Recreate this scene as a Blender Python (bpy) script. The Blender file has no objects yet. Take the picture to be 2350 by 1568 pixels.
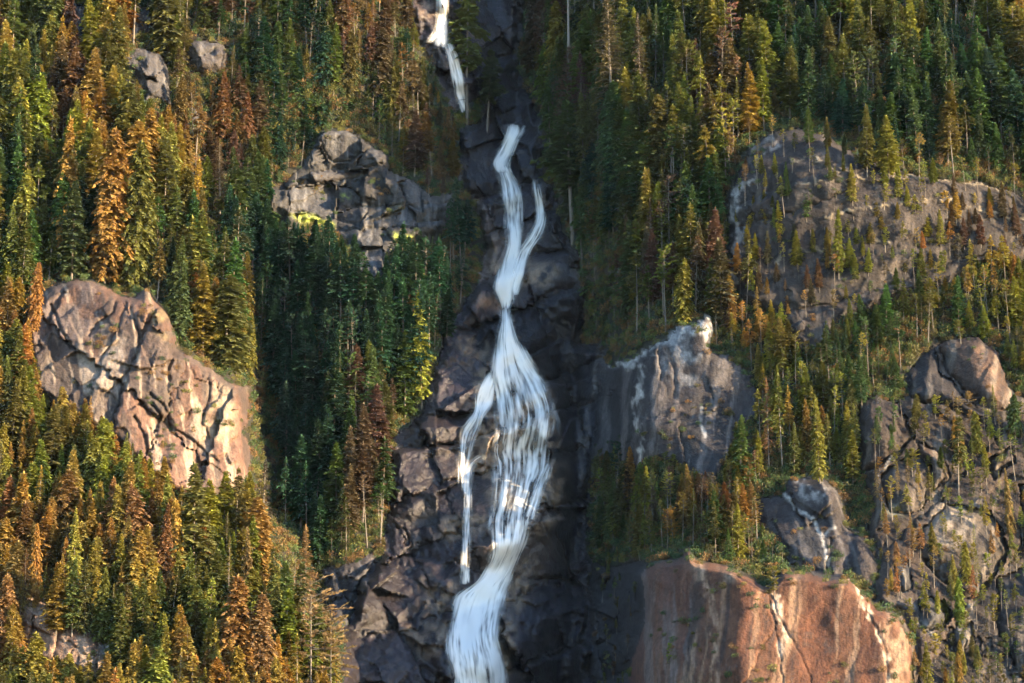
import bpy, math, random
import numpy as np
from mathutils import Vector, Matrix

# ------------------------------------------------------------------ camera, sky, sun, exposure
S = bpy.context.scene
COLL = S.collection
PITCH = math.radians(15.0)
HFOV = math.radians(23.5)
F = 1175.0 / math.tan(HFOV / 2)            # focal length in units of the 2350-wide drawing grid
CAM = np.array([0.0, 0.0, 1.7])
cam_d = bpy.data.cameras.new('camera')
cam_d.sensor_width = 36.0
cam_d.angle = HFOV
cam_d.clip_start = 1.0
cam_d.clip_end = 6000.0
cam = bpy.data.objects.new('camera', cam_d)
COLL.objects.link(cam)
cam.location = CAM
cam.rotation_euler = (math.pi / 2 + PITCH, 0, 0)
S.camera = cam

SUN_EL = math.radians(10.0)
SUN_AZ = math.radians(63.0)                # degrees to the right of straight behind the camera
sun_dir = Vector((math.sin(SUN_AZ) * math.cos(SUN_EL), -math.cos(SUN_AZ) * math.cos(SUN_EL), math.sin(SUN_EL)))
W = bpy.data.worlds.new('World')
S.world = W
W.use_nodes = True
wn = W.node_tree.nodes
bg = wn['Background']
sky = wn.new('ShaderNodeTexSky')
sky.sky_type = 'NISHITA'
sky.sun_disc = False
sky.ozone_density = 2.4
sky.dust_density = 0.4
sky.sun_elevation = SUN_EL
sky.sun_rotation = math.atan2(sun_dir.x, sun_dir.y)
W.node_tree.links.new(sky.outputs[0], bg.inputs[0])
bg.inputs[1].default_value = 0.15
sl = bpy.data.lights.new('sun', 'SUN')
sl.energy = 4.5
sl.angle = math.radians(0.6)
sl.color = (1.0, 0.74, 0.44)
so = bpy.data.objects.new('sun', sl)
COLL.objects.link(so)
so.location = (200, -100, 300)
so.rotation_euler = (-sun_dir).to_track_quat('-Z', 'Y').to_euler()
S.view_settings.view_transform = 'Standard'
S.view_settings.look = 'None'
S.view_settings.gamma = 1.0
S.view_settings.exposure = 2.45
S.view_settings.use_curve_mapping = False
HAZE = 0.000010
S.cycles.volume_bounces = 0
S.cycles.max_bounces = 3
S.cycles.diffuse_bounces = 2
S.cycles.glossy_bounces = 2
S.cycles.transmission_bounces = 3
S.cycles.transparent_max_bounces = 12
S.cycles.use_adaptive_sampling = True
S.cycles.adaptive_threshold = 0.04

# ------------------------------------------------------------------ number helpers
rng = np.random.default_rng(7)
ST = 3.0
U0, V0 = -600.0, -540.0
NU = int((2950 - U0) / ST) + 1
NV = int((2310 - V0) / ST) + 1
gu = U0 + ST * np.arange(NU)
gv = V0 + ST * np.arange(NV)
UU, VV = np.meshgrid(gu, gv)
UU = UU.astype(np.float32); VV = VV.astype(np.float32)


def _hash(ix, iy, seed):
    n = (ix.astype(np.int64) * 374761393 + iy.astype(np.int64) * 668265263 + seed * 1442695041) & 0xFFFFFFFF
    n = ((n ^ (n >> 13)) * 1274126177) & 0xFFFFFFFF
    n = (n ^ (n >> 16)) & 0xFFFFFF
    return (n / float(0xFFFFFF)).astype(np.float32)


def vnoise(x, y, seed):
    ix = np.floor(x); iy = np.floor(y)
    fx = x - ix; fy = y - iy
    fx = fx * fx * (3 - 2 * fx); fy = fy * fy * (3 - 2 * fy)
    ix = ix.astype(np.int64); iy = iy.astype(np.int64)
    a = _hash(ix, iy, seed); b = _hash(ix + 1, iy, seed)
    c = _hash(ix, iy + 1, seed); d = _hash(ix + 1, iy + 1, seed)
    return ((a + (b - a) * fx) * (1 - fy) + (c + (d - c) * fx) * fy) * 2 - 1


def fbm(x, y, seed, octv=4, gain=0.5):
    r = 0; amp = 1.0; tot = 0
    for i in range(octv):
        r = r + amp * vnoise(x * 2 ** i + 17.3 * i, y * 2 ** i - 9.1 * i, seed + i * 31)
        tot += amp; amp *= gain
    return r / tot


def box1(a, r, ax):
    if r < 1: return a
    a = np.moveaxis(a, ax, 0)
    p = np.concatenate([np.repeat(a[:1], r + 1, 0), a, np.repeat(a[-1:], r, 0)], 0)
    c = np.cumsum(p, 0, dtype=np.float64)
    o = (c[2 * r + 1:] - c[:-2 * r - 1]) / (2 * r + 1)
    return np.moveaxis(o, 0, ax).astype(np.float32)


def blur(a, sig_px, n=3):
    r = max(1, int(round(sig_px / ST)))
    for _ in range(n):
        a = box1(box1(a, r, 0), r, 1)
    return a


def in_poly(poly, x, y):
    r = np.zeros(x.shape, bool)
    n = len(poly)
    for i in range(n):
        x1, y1 = poly[i]; x2, y2 = poly[(i + 1) % n]
        if y1 == y2: continue
        c = (y1 > y) != (y2 > y)
        r ^= c & (x < (x2 - x1) * (y - y1) / (y2 - y1) + x1)
    return r


def dist_line(pts, x, y, closed=False):
    d = np.full(x.shape, 1e9, np.float32)
    n = len(pts)
    for i in range(n if closed else n - 1):
        x1, y1 = pts[i]; x2, y2 = pts[(i + 1) % n]
        dx, dy = x2 - x1, y2 - y1
        L = dx * dx + dy * dy + 1e-9
        t = np.clip(((x - x1) * dx + (y - y1) * dy) / L, 0, 1)
        d = np.minimum(d, np.hypot(x - x1 - t * dx, y - y1 - t * dy))
    return d


def win(poly, pad):
    xs = [p[0] for p in poly]; ys = [p[1] for p in poly]
    j0 = max(0, int((min(xs) - pad - U0) / ST)); j1 = min(NU, int((max(xs) + pad - U0) / ST) + 2)
    i0 = max(0, int((min(ys) - pad - V0) / ST)); i1 = min(NV, int((max(ys) + pad - V0) / ST) + 2)
    return slice(i0, i1), slice(j0, j1)


def sstep(a, b, x):
    t = np.clip((x - a) / (b - a), 0, 1)
    return t * t * (3 - 2 * t)


def mixc(c, col, a):
    return c + (np.asarray(col, np.float32) - c) * a[..., None]


def ray(u, v):
    a = (u - 1175.0) / F; b = (784.0 - v) / F
    return np.stack([a, math.cos(PITCH) - b * math.sin(PITCH), math.sin(PITCH) + b * math.cos(PITCH)], -1)


def P(u, v, t):
    return CAM + ray(np.asarray(u, float), np.asarray(v, float)) * np.asarray(t, float)[..., None]


# ------------------------------------------------------------------ the lie of the mountainside (distance, metres)
rows = {
    -540: [(-600, -10), (400, 0), (1000, 10), (1200, 20), (1400, 5), (2950, -20)],
    0: [(-600, -12), (0, -10), (400, 0), (800, 0), (980, 8), (1040, 16), (1150, 26), (1230, 14), (1320, 4), (1700, -10), (2350, -15), (2950, -20)],
    200: [(-600, -22), (0, -18), (300, -10), (420, 0), (700, 0), (960, 6), (1080, 16), (1190, 30), (1260, 12), (1340, 3), (1700, -12), (2350, -22), (2950, -25)],
    400: [(-600, -30), (0, -25), (300, -18), (400, -4), (470, 6), (700, -2), (950, 0), (1060, 9), (1180, 20), (1260, 16), (1330, 4), (1600, -10), (1900, -22), (2350, -25), (2950, -25)],
    600: [(-600, -36), (0, -30), (350, -24), (500, -10), (590, 12), (700, 2), (900, 0), (1060, 6), (1170, 14), (1240, 14), (1340, 4), (1600, -8), (1900, -18), (2350, -22), (2950, -25)],
    800: [(-600, -42), (0, -35), (350, -30), (537, -16), (566, 15), (630, 20), (800, 6), (980, 4), (1050, 6), (1150, 6), (1215, 12), (1290, 30), (1350, 24), (1440, 2), (1600, -8), (1900, -18), (2350, -25), (2950, -28)],
    950: [(-600, -46), (0, -37), (350, -36), (562, -24), (590, 17), (640, 22), (800, 7), (930, 9), (1030, 2), (1160, -2), (1260, 4), (1320, 30), (1370, 22), (1450, -3), (1700, -10), (2000, -22), (2350, -25), (2950, -28)],
    1150: [(-600, -50), (0, -42), (300, -42), (582, -28), (612, 18), (660, 22), (800, 8), (900, 12), (1040, 2), (1160, -4), (1270, 4), (1330, 28), (1390, 14), (1600, -9), (2000, -22), (2350, -25), (2950, -28)],
    1350: [(-600, -54), (0, -46), (400, -46), (655, -32), (685, 13), (720, 14), (850, 8), (1000, 3), (1120, -2), (1220, 6), (1320, 28), (1400, 14), (1500, -8), (1700, -22), (2050, -26), (2350, -22), (2950, -28)],
    1568: [(-600, -58), (0, -48), (500, -50), (782, -40), (815, 6), (840, 8), (1000, -2), (1120, -6), (1200, 6), (1300, 26), (1400, 12), (1480, -10), (1700, -28), (2050, -28), (2350, -22), (2950, -28)],
    2310: [(-600, -58), (0, -48), (700, -38), (860, 0), (1100, -5), (1350, 15), (1600, -25), (2950, -28)],
}
rv = sorted(rows)
tab = np.stack([np.interp(gu, [p[0] for p in rows[v]], [p[1] for p in rows[v]]) for v in rv])
k = np.clip(np.searchsorted(rv, gv, 'right') - 1, 0, len(rv) - 2)
f = (gv - np.array(rv)[k]) / (np.array(rv)[k + 1] - np.array(rv)[k])
f = f * f * (3 - 2 * f)
D = (tab[k] * (1 - f)[:, None] + tab[k + 1] * f[:, None]).astype(np.float32)
_lo = sstep(450, 750, VV)
D -= 16 * sstep(1390, 1500, UU) * _lo + 9 * sstep(1290, 1450, UU) * (1 - _lo)
D += 24 * np.exp(-((UU - 790) / 200) ** 2 - ((VV - 430) / 180) ** 2)
D -= 12 * sstep(1290, 1420, UU) * np.exp(-((VV - 300) / 260) ** 2)
D += 55 * sstep(2420, 2850, UU)  # unseen slope past the right edge set back so sunlight passes
D += 14 * np.exp(-((UU - 1130) / 190) ** 2)
TB = 600 + (784 - VV) * 0.106 * 0.95 + blur(D, 9)
TB += 3.5 * fbm(UU / 190, VV / 190, 3, 4)
PXM = 0.106

# ------------------------------------------------------------------ outlines of bare rock, in drawing-grid units
LEFT = [(50, 735), (93, 674), (119, 656), (169, 643), (211, 645), (246, 660), (274, 681), (316, 677), (337, 660), (355, 688), (386, 723), (404, 772), (404, 800), (439, 814), (474, 842), (527, 881), (569, 886), (568, 948), (562, 986), (571, 1032), (578, 1060), (573, 1095), (548, 1120), (489, 1155), (400, 1130), (340, 1090), (250, 1010), (150, 960), (70, 900)]
FALLS = [(955, -200), (1215, -200), (1205, 60), (1185, 130), (1200, 200), (1250, 280), (1245, 400), (1290, 520), (1330, 600), (1345, 700), (1335, 790), (1395, 800), (1360, 1000), (1350, 1240), (1370, 1900), (770, 1900), (790, 1450), (830, 1330), (880, 1270), (890, 1130), (900, 1010), (975, 930), (1000, 830), (1045, 720), (1095, 650), (1110, 560), (1090, 470), (1055, 420), (1060, 300), (1105, 275), (1100, 215), (1045, 262), (985, 130), (945, 30)]
MIDS = [(1335, 800), (1348, 786), (1381, 789), (1393, 837), (1449, 832), (1494, 792), (1530, 773), (1540, 750), (1600, 734), (1622, 726), (1632, 745), (1626, 770), (1630, 806), (1679, 816), (1724, 874), (1748, 913), (1740, 960), (1690, 985), (1673, 1050), (1645, 1104), (1600, 1095), (1555, 1065), (1494, 1060), (1468, 1085), (1415, 1045), (1370, 1060), (1331, 1150), (1325, 900)]
LOWS = [(1470, 1320), (1500, 1292), (1567, 1283), (1578, 1258), (1600, 1289), (1679, 1304), (1757, 1350), (1797, 1311), (1869, 1322), (1914, 1332), (1948, 1328), (1976, 1361), (2004, 1395), (2060, 1412), (2090, 1474), (2095, 1600), (2100, 1900), (1400, 1900), (1440, 1560), (1482, 1418)]
UPS = [(1724, 1182), (1746, 1143), (1800, 1137), (1808, 1104), (1836, 1101), (1892, 1096), (1931, 1137), (1942, 1205), (1982, 1227), (2015, 1294), (2004, 1340), (1972, 1345), (1950, 1305), (1914, 1352), (1869, 1320), (1813, 1290), (1757, 1226)]
RC = [(1976, 924), (2010, 907), (2054, 924), (2082, 900), (2082, 857), (2144, 789), (2183, 773), (2239, 773), (2296, 812), (2324, 900), (2420, 960), (2700, 1000), (2700, 1900), (2110, 1900), (2098, 1600), (2094, 1474), (2062, 1408), (2006, 1390), (2018, 1294), (1990, 1222), (2000, 1160), (1985, 1100), (1965, 1003)]
DOME = [(1662, 470), (1684, 415), (1724, 338), (1779, 304), (1829, 294), (1893, 307), (1928, 336), (2003, 371), (2053, 396), (2127, 404), (2227, 416), (2276, 426), (2326, 446), (2380, 480), (2600, 520), (2600, 640), (2276, 600), (2200, 640), (2060, 690), (1930, 740), (1900, 800), (1830, 800), (1780, 720), (1700, 690), (1666, 640), (1672, 547)]
CENT = [(577, 440), (640, 430), (690, 385), (716, 340), (726, 308), (748, 294), (797, 298), (828, 315), (855, 336), (892, 354), (900, 400), (940, 414), (972, 433), (1000, 450), (1040, 445), (1050, 500), (1000, 560), (955, 560), (916, 565), (885, 590), (877, 640), (832, 640), (815, 580), (770, 540), (690, 512), (655, 540), (640, 500), (610, 520), (577, 512)]
LOWL = [(30, 1390), (63, 1362), (112, 1388), (183, 1405), (192, 1446), (225, 1455), (267, 1465), (305, 1500), (300, 1548), (200, 1552), (120, 1535), (50, 1520)]
TOPL1 = [(292, 30), (330, 22), (364, 35), (360, 72), (302, 86)]
TOPL2 = [(262, 143), (312, 114), (369, 124), (386, 158), (392, 200), (390, 242), (337, 230), (318, 180)]
TOPL3 = [(418, 95), (506, 92), (527, 123), (512, 165), (457, 171), (421, 140)]
TOPL4 = [(160, 8), (192, 15), (200, 100), (180, 108)]
TOPL5 = [(437, 250), (455, 255), (458, 285), (446, 290)]
GUL1 = [(622, 700), (640, 650), (670, 628), (668, 680), (650, 720), (630, 735)]
GUL2 = [(735, 1310), (800, 1290), (860, 1270), (850, 1330), (805, 1400), (790, 1470), (760, 1420)]
SM1 = [(-20, 1225), (15, 1225), (32, 1280), (0, 1290)]

# cliffs stand steeper than the slope: step outwards towards their tops
for poly, steep in ((LEFT, .42), (MIDS, .12), (LOWS, .62), (UPS, .4), (CENT, .18), (LOWL, .35), (TOPL1, .5), (TOPL2, .5), (TOPL3, .6), (TOPL4, .4), (DOME, .12)):
    w = win(poly, 60)
    ins = in_poly(poly, UU[w], VV[w])
    vb = np.where(ins, VV[w], -1e9).max(0)
    vb = np.minimum(vb, 1700)
    p = np.where(ins, steep * PXM * np.maximum(vb[None, :] - VV[w], 0), 0)
    TB[w] -= blur(p.astype(np.float32), 7, 2)

TB -= 7 * np.exp(-((UU - 1950) / 270) ** 2 - ((VV - 500) / 150) ** 2)
T = TB.copy()
L = np.zeros(T.shape, np.int32)
COL = np.empty(T.shape + (3,), np.float32)
COL[:] = (0.040, 0.036, 0.020)
nz = fbm(UU / 60, VV / 60, 11, 4)
COL = mixc(COL, (0.030, 0.045, 0.015), sstep(-0.1, 0.35, nz))
COL = mixc(COL, (0.085, 0.050, 0.022), sstep(0.1, 0.5, fbm(UU / 80, VV / 80, 19, 4)) * 0.7)
WET = np.zeros(T.shape, np.float32)
pieces = []          # owner of each piece of rock
TONE = {'left': .235, 'falls': .165, 'slab': .20, 'lowslab': .23, 'upslab': .21, 'crag': .165, 'dome': .17, 'grey': .23, 'lowleft': .46}  # rock brightness; lowleft lightened to look sunlit
WX = 1.0 * fbm(UU / 45, VV / 45, 101, 3)
WY = 1.0 * fbm(UU / 45, VV / 45, 151, 3)


def jset(u, v, ang, sp, seed, warp):
    a = math.radians(ang)
    s_ = (u * math.cos(a) + v * math.sin(a)) / sp + warp * fbm(u / (sp * 3.2), v / (sp * 3.2), seed, 4, .5)
    s_ = s_ + .45 * vnoise(s_ * .8, 0 * s_, seed + 1) + .1 * fbm(u / 16, v / 16, seed + 2, 2)
    n = np.floor(s_)
    return n.astype(np.int64), (s_ - n).astype(np.float32)


def zone(owner, poly, seeds=None, n=0, ani=1.0, off=0.7, tilt=0.018, bul=1.6, rr=9, crack=0.9, cr=3.5, rough=0.45, rs=26,
         facet=0, ftilt=0.03, fani=1.0, base=(.2, .17, .15), alt=(.2, .2, .2), alt_p=.4, var=.25, edgewarp=5, warp=15, seed=1, joint=-.05, flush=26, skew=0.0, jsets=None, jgap=.8, fine=1.0):
    """Bare rock split into blocks: each cell of the outline becomes one piece of stone with its own tilt and rounded edges."""
    r = np.random.default_rng(seed)
    w = win(poly, 25)
    u, v = UU[w], VV[w]
    uw = u + edgewarp * 1.5 * WX[w] + .9 * edgewarp * fbm(u / 13, v / 13, seed + 5, 3)
    vw = v + edgewarp * 1.5 * WY[w] + .9 * edgewarp * fbm(u / 13, v / 13, seed + 6, 3)
    ins = in_poly(poly, uw, vw) & (L[w] == 0)
    if seeds is None:
        seeds = []
        xs = [p[0] for p in poly]; ys = [p[1] for p in poly]
        tries = 0
        area = max(1.0, ins.sum() * ST * ST)
        md = 0.62 * math.sqrt(area / n)
        while len(seeds) < n and tries < n * 60:
            tries += 1
            a, b = r.uniform(min(xs), max(xs)), r.uniform(min(ys), max(ys))
            if not in_poly(poly, np.array([a]), np.array([b]))[0]: continue
            if all(math.hypot(a - c, (b - d) * 1) > md for c, d in seeds): seeds.append((a, b))
    x = u + warp * WX[w] + 0.3 * warp * fbm(u / 14, v / 14, seed + 3, 2)
    y = v + warp * WY[w] + 0.3 * warp * fbm(u / 14, v / 14, seed + 4, 2)
    f1 = np.full(u.shape, 1e9, np.float32); f2 = f1.copy(); idm = np.zeros(u.shape, np.int32)
    for q, (a, b) in enumerate(seeds):
        d = np.hypot(x - a + skew * (y - b), (y - b) * ani)
        m = d < f1
        f2 = np.where(m, f1, np.minimum(f2, d)); idm[m] = q; f1 = np.where(m, d, f1)
    steps = 0
    if jsets:
        na, fa = jset(u, v, *jsets[0][:2], seed + 301, .38)
        nb_, fb = jset(u, v, *jsets[1][:2], seed + 302, .38)
        code = (na - na.min()) * 1000 + (nb_ - nb_.min())
        codes, idm = np.unique(code[ins], return_inverse=True)
        full = np.zeros(u.shape, np.int32); full[ins] = idm; idm = full
        cnt_ = np.maximum(np.bincount(idm[ins], minlength=len(codes)), 1)
        seeds = np.stack([np.bincount(idm[ins], weights=u[ins], minlength=len(codes)) / cnt_, np.bincount(idm[ins], weights=v[ins], minlength=len(codes)) / cnt_], 1)
        for (n_, f_, (ang, sp, amp)) in ((na, fa, jsets[0]), (nb_, fb, jsets[1])):
            open_ = (_hash(n_, 0 * n_ + 5, seed) > .35) * sstep(-.25, .25, fbm(u / 70, v / 70, seed + 71, 2))
            if abs(ang) > 60:      # ledges: a riser that leans out, then a tread that runs back
                fu = 1 - f_; tr = .62 + .25 * _hash(n_, 0 * n_ + 3, seed)
                a_ = amp * (.35 + 1.3 * _hash(n_, 0 * n_ + 4, seed)) * (.55 + .9 * sstep(-.4, .4, fbm(u / 90, v / 90, seed + 75, 2)))
                steps = steps - a_ * np.where(fu < tr, fu / tr, (1 - fu) / (1 - tr))
            else:
                steps = steps + amp * ((_hash(n_, 0 * n_, seed) - .5) * 1.5 + (f_ - .5) * (_hash(n_, 0 * n_ + 2, seed) - .25) * 1.6)
            d_ = np.minimum(f_, 1 - f_) * sp
            steps = steps + jgap * open_ * np.exp(-(d_ / 2.6) ** 2) - .35 * amp * (1 - np.exp(-d_ / 6)) 
        f2 = f1 + 1e3
    ns = len(seeds)
    edge = np.minimum((f2 - f1) * 0.6 if ns > 1 else 1e3, np.abs(dist_line(poly, uw, vw, True)) + 1)
    sa = np.array(seeds, np.float32)
    o = r.normal(0, off, ns); tu = r.normal(0, tilt, ns); tv = r.normal(0, tilt * .8, ns)
    h = o[idm] + tu[idm] * np.clip(u - sa[idm, 0], -60, 60) + tv[idm] * np.clip(v - sa[idm, 1], -80, 80)
    js = (.12 + .88 * sstep(joint, joint + .4, fbm(u / 55, v / 55, seed + 71, 3)))
    dpoly = np.abs(dist_line(poly, uw, vw, True)) + 1
    h = h - bul * (1 - js * np.exp(-edge / rr)) + bul * np.exp(-dpoly / (rr * .6)) * (1 - js) + crack * js * np.exp(-(edge / cr) ** 2)
    ridg = 1 - np.abs(fbm(u / (rs * 1.6) + .5 * WX[w], v / (rs * 1.9) + .5 * WY[w], seed + 77, 4, .55)) * 2
    h = h - .45 * rough * ridg
    h = h + steps
    crackc = np.zeros(u.shape, np.float32)
    if facet:
        xs = [p[0] for p in poly]; ys = [p[1] for p in poly]
        fs = np.stack([r.uniform(min(xs), max(xs), facet), r.uniform(max(min(ys), -100), min(max(ys), 1700), facet)], 1)
        g1 = np.full(u.shape, 1e9, np.float32); gi = np.zeros(u.shape, np.int32)
        xf = u + 3.5 * WY[w] + 1.2 * fbm(u / 9, v / 9, seed + 8, 2); yf = v + 3.5 * WX[w] + 1.2 * fbm(u / 9, v / 9, seed + 9, 2)
        for q in range(facet):
            d = (xf - fs[q, 0]) ** 2 + ((yf - fs[q, 1]) * fani) ** 2
            m = d < g1
            gi[m] = q; g1 = np.where(m, d, g1)
        fu = r.normal(0, ftilt, facet); fv = r.normal(0, ftilt, facet); fo = r.normal(0, ftilt * 9, facet)
        h = h + fo[gi] + fu[gi] * np.clip(u - fs[gi, 0], -30, 30) + fv[gi] * np.clip(v - fs[gi, 1], -30, 30)
    for (ang, sp) in ((jsets[0][0], 23), (jsets[1][0], 31)) if jsets else ((80, 60), (12, 45)):
        n_, f_ = jset(u, v, ang, sp, seed + 401, .8)
        op = (_hash(n_, 0 * n_ + 7, seed) > .4) * sstep(0, .35, fbm(u / 38, v / 38, seed + 403 + int(ang), 2))
        d_ = np.minimum(f_, 1 - f_) * sp
        h = h + fine * (.45 * op * np.exp(-(d_ / 2.2) ** 2) + .3 * op * (f_ - .5))
        crackc = np.maximum(crackc, .75 * op * np.exp(-(d_ / 2.0) ** 2))
    h = h + fine * .22 * fbm(u / 7, v / 7, seed + 21, 2)
    h = h + rough * .75 * fbm(u / rs / 1.6, v / rs / 1.6, seed + 20, 5, .45)
    h = h * (.12 + .88 * sstep(0, flush, dpoly)) - .35
    T[w] = np.where(ins, TB[w] + h, T[w])
    ids = np.zeros(ns, np.int32)
    for q in range(ns):
        if (ins & (idm == q)).sum() > 12:
            pieces.append(owner); ids[q] = len(pieces)
    lab = ids[idm]
    L[w] = np.where(ins & (lab > 0), lab, L[w])
    c = np.empty(u.shape + (3,), np.float32); c[:] = np.array(base) * TONE[owner]
    alt = np.array(alt) * TONE[owner]
    pick = (r.random(ns) < alt_p).astype(np.float32)[idm]
    c = mixc(c, alt, np.clip(pick * .8 + .35 * fbm(u / 40, v / 40, seed + 31, 3), 0, 1))
    c *= (1 + var * r.normal(0, 1, ns))[idm][..., None].clip(.45, 1.7)
    c *= (1 + .35 * fbm(u / 13, v / 13, seed + 37, 4))[..., None]
    c *= (1 - .7 * crackc * min(1, fine * 1.2))[..., None]
    COL[w] = np.where(ins[..., None], c, COL[w])
    return w, ins


def streak(poly, col, scale=7, length=170, lo=.1, hi=.5, amt=.7, seed=1, slant=0.0, only_rock=True):
    w = win(poly, 10)
    u, v = UU[w], VV[w]
    m = in_poly(poly, u + 6 * WX[w], v + 6 * WY[w])
    if only_rock: m &= L[w] > 0
    a = sstep(lo, hi, fbm((u + slant * v + 9 * WX[w]) / scale / 2, v / length, seed, 3))
    COL[w] = mixc(COL[w], np.array(col) * .40, a * amt * m)


def brush(pts, width, col, amt=.9, seed=1, taper=False, rag=.6, only_rock=True, raise_=0.0):
    w = win(pts, width * 3)
    u, v = UU[w], VV[w]
    d = dist_line(pts, u + width * rag * fbm(u / 12, v / 12, seed, 3), v + width * rag * fbm(u / 12, v / 12, seed + 9, 3))
    a = 1 - sstep(width * .12, width * .62, d)
    a *= sstep(-.45, .25, fbm(u / 9, v / 26, seed + 4, 3)) * (.8 + .3 * fbm(u / 4, v / 6, seed + 8, 2)).clip(0, 1)
    if only_rock: a *= L[w] > 0
    COL[w] = mixc(COL[w], np.array(col) * .62, a * amt)
    if raise_: T[w] -= raise_ * a


def fill(poly, col, amt=.8, seed=1, soft=8, lo=-.3, hi=.4, sc=25, only_rock=True, k=.42):
    w = win(poly, soft * 3)
    u, v = UU[w], VV[w]
    m = blur(in_poly(poly, u + 10 * WX[w], v + 10 * WY[w]).astype(np.float32), soft, 2)
    a = m * sstep(lo, hi, fbm(u / sc, v / sc, seed, 4)) * amt
    if only_rock: a = a * (L[w] > 0)
    COL[w] = mixc(COL[w], np.array(col) * k, a)


def groove(pts, width, depth, seed=1):
    w = win(pts, width * 3)
    d = dist_line(pts, UU[w] + 5 * fbm(UU[w] / 14, VV[w] / 14, seed, 3), VV[w] + 5 * fbm(UU[w] / 14, VV[w] / 14, seed + 7, 3))
    T[w] += depth * np.exp(-(d / width) ** 2) * (L[w] > 0)


# left outcrop of pink granite
lseeds = [(116, 702), (197, 688), (88, 758), (165, 772), (246, 779), (232, 850), (302, 716), (337, 755), (372, 716), (334, 839), (281, 884), (422, 845), (457, 891), (512, 935), (337, 927), (334, 990), (404, 1000), (549, 925), (552, 1015), (449, 1040), (88, 850), (169, 850), (385, 915), (520, 1090), (250, 950)]
zone('left', LEFT, seeds=[(300, 850)], jsets=[(22, 105, 2.0), (-48, 150, 1.9)], jgap=1.3, fine=.5, off=.35, tilt=.012, bul=1.3, rr=6, crack=1.6, cr=3, rough=.3, rs=80, facet=70, ftilt=.024, joint=.16,
     base=(.38, .215, .16), alt=(.27, .21, .185), alt_p=.35, var=.16, seed=41, warp=26)
streak(LEFT, (.66, .52, .40), 6, 110, .08, .4, .8, 5, -.15)
streak(LEFT, (.12, .09, .08), 7, 90, .1, .4, .8, 6, -.1)
fill([(40, 735), (120, 650), (230, 650), (260, 720), (200, 800), (110, 900), (40, 900)], (.20, .16, .155), .8, 11, 12, -.3, .3, 40)
fill([(215, 780), (280, 760), (300, 830), (270, 900), (190, 900)], (.52, .43, .36), .8, 7)
fill([(480, 890), (536, 890), (535, 1010), (470, 1010)], (.66, .53, .37), .75, 8, lo=-.5, hi=.2)  # pale streaked block, with its sunlit cream put into the colour
fill([(330, 670), (380, 715), (400, 780), (360, 760)], (.50, .38, .20), .7, 9)  # gold of the sunlit ridge painted on
for q, pp in enumerate(([(205, 770), (235, 735), (262, 715), (265, 690)], [(118, 700), (140, 760), (165, 800)], [(300, 710), (318, 760), (320, 800), (300, 850), (250, 900)], [(388, 930), (385, 860), (400, 800)], [(480, 850), (478, 920), (465, 970), (480, 1010)], [(350, 930), (380, 970), (440, 1010), (500, 1060)], [(310, 960), (330, 1000), (345, 1060)], [(345, 905), (375, 930), (395, 990)])):
    groove(pp, 3.5, 1.6, 60 + q)

# rock round the falls: many small blocks, base colour cooled to give bluish shade
zone('falls', FALLS, seeds=[(1100, 1000)], jsets=[(72, 118, 3.6), (-24, 128, 2.4)], jgap=1.0, fine=.7, off=.6, tilt=.02, bul=1.3, rr=5, crack=1.2, cr=2.6, joint=.05, rough=.6, rs=80, facet=170, ftilt=.04, fani=1.3,
     base=(.12, .10, .125), alt=(.34, .26, .24), alt_p=.34, var=.42, seed=77, warp=14, edgewarp=9)
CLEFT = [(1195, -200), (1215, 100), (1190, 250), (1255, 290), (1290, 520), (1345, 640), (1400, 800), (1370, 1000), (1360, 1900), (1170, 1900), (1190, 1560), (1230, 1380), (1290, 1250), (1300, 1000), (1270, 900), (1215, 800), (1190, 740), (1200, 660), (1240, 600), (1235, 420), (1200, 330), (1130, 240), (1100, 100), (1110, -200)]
fill(CLEFT, (.045, .038, .046), .9, 21, 14, -.6, .1)  # wet cleft; its deep shadow is also put into the colour
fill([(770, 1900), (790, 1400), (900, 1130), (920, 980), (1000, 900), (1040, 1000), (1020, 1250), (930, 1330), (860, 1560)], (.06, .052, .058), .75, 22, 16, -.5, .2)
TAN = (.50, .37, .27)
for q, pp in enumerate(([(1085, 880), (1140, 800), (1180, 780), (1260, 900), (1290, 1030), (1260, 1140), (1120, 1160), (1090, 1000)], [(1015, 1190), (1110, 1165), (1115, 1220), (1020, 1250)], [(975, 1350), (1050, 1340), (1030, 1395), (980, 1400)], [(925, 1440), (1030, 1420), (1030, 1500), (960, 1510)], [(1150, 1290), (1240, 1280), (1230, 1360), (1180, 1420), (1150, 1360)],
                        [(1230, 1100), (1300, 1060), (1290, 1200), (1230, 1230)], [(1110, 530), (1155, 540), (1150, 640), (1120, 640)], [(1075, 670), (1160, 690), (1150, 715), (1090, 700)], [(1060, 760), (1130, 790), (1110, 830), (1050, 810)], [(1070, 960), (1130, 1000), (1120, 1080), (1040, 1090)], [(1130, 1400), (1180, 1420), (1170, 1560), (1130, 1560)], [(1195, 590), (1290, 620), (1260, 660), (1195, 650)], [(960, 0), (1010, 0), (985, 40), (960, 30)], [(1075, 20), (1100, 60), (1110, 110), (1085, 90)])):
    fill(pp, TAN if q not in (7,) else (.55, .33, .22), .75, 80 + q, 6, -.35, .25, 14)
w_ = win(FALLS, 10)
WET[w_] = np.where(L[w_] > 0, .72, 0)

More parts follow.
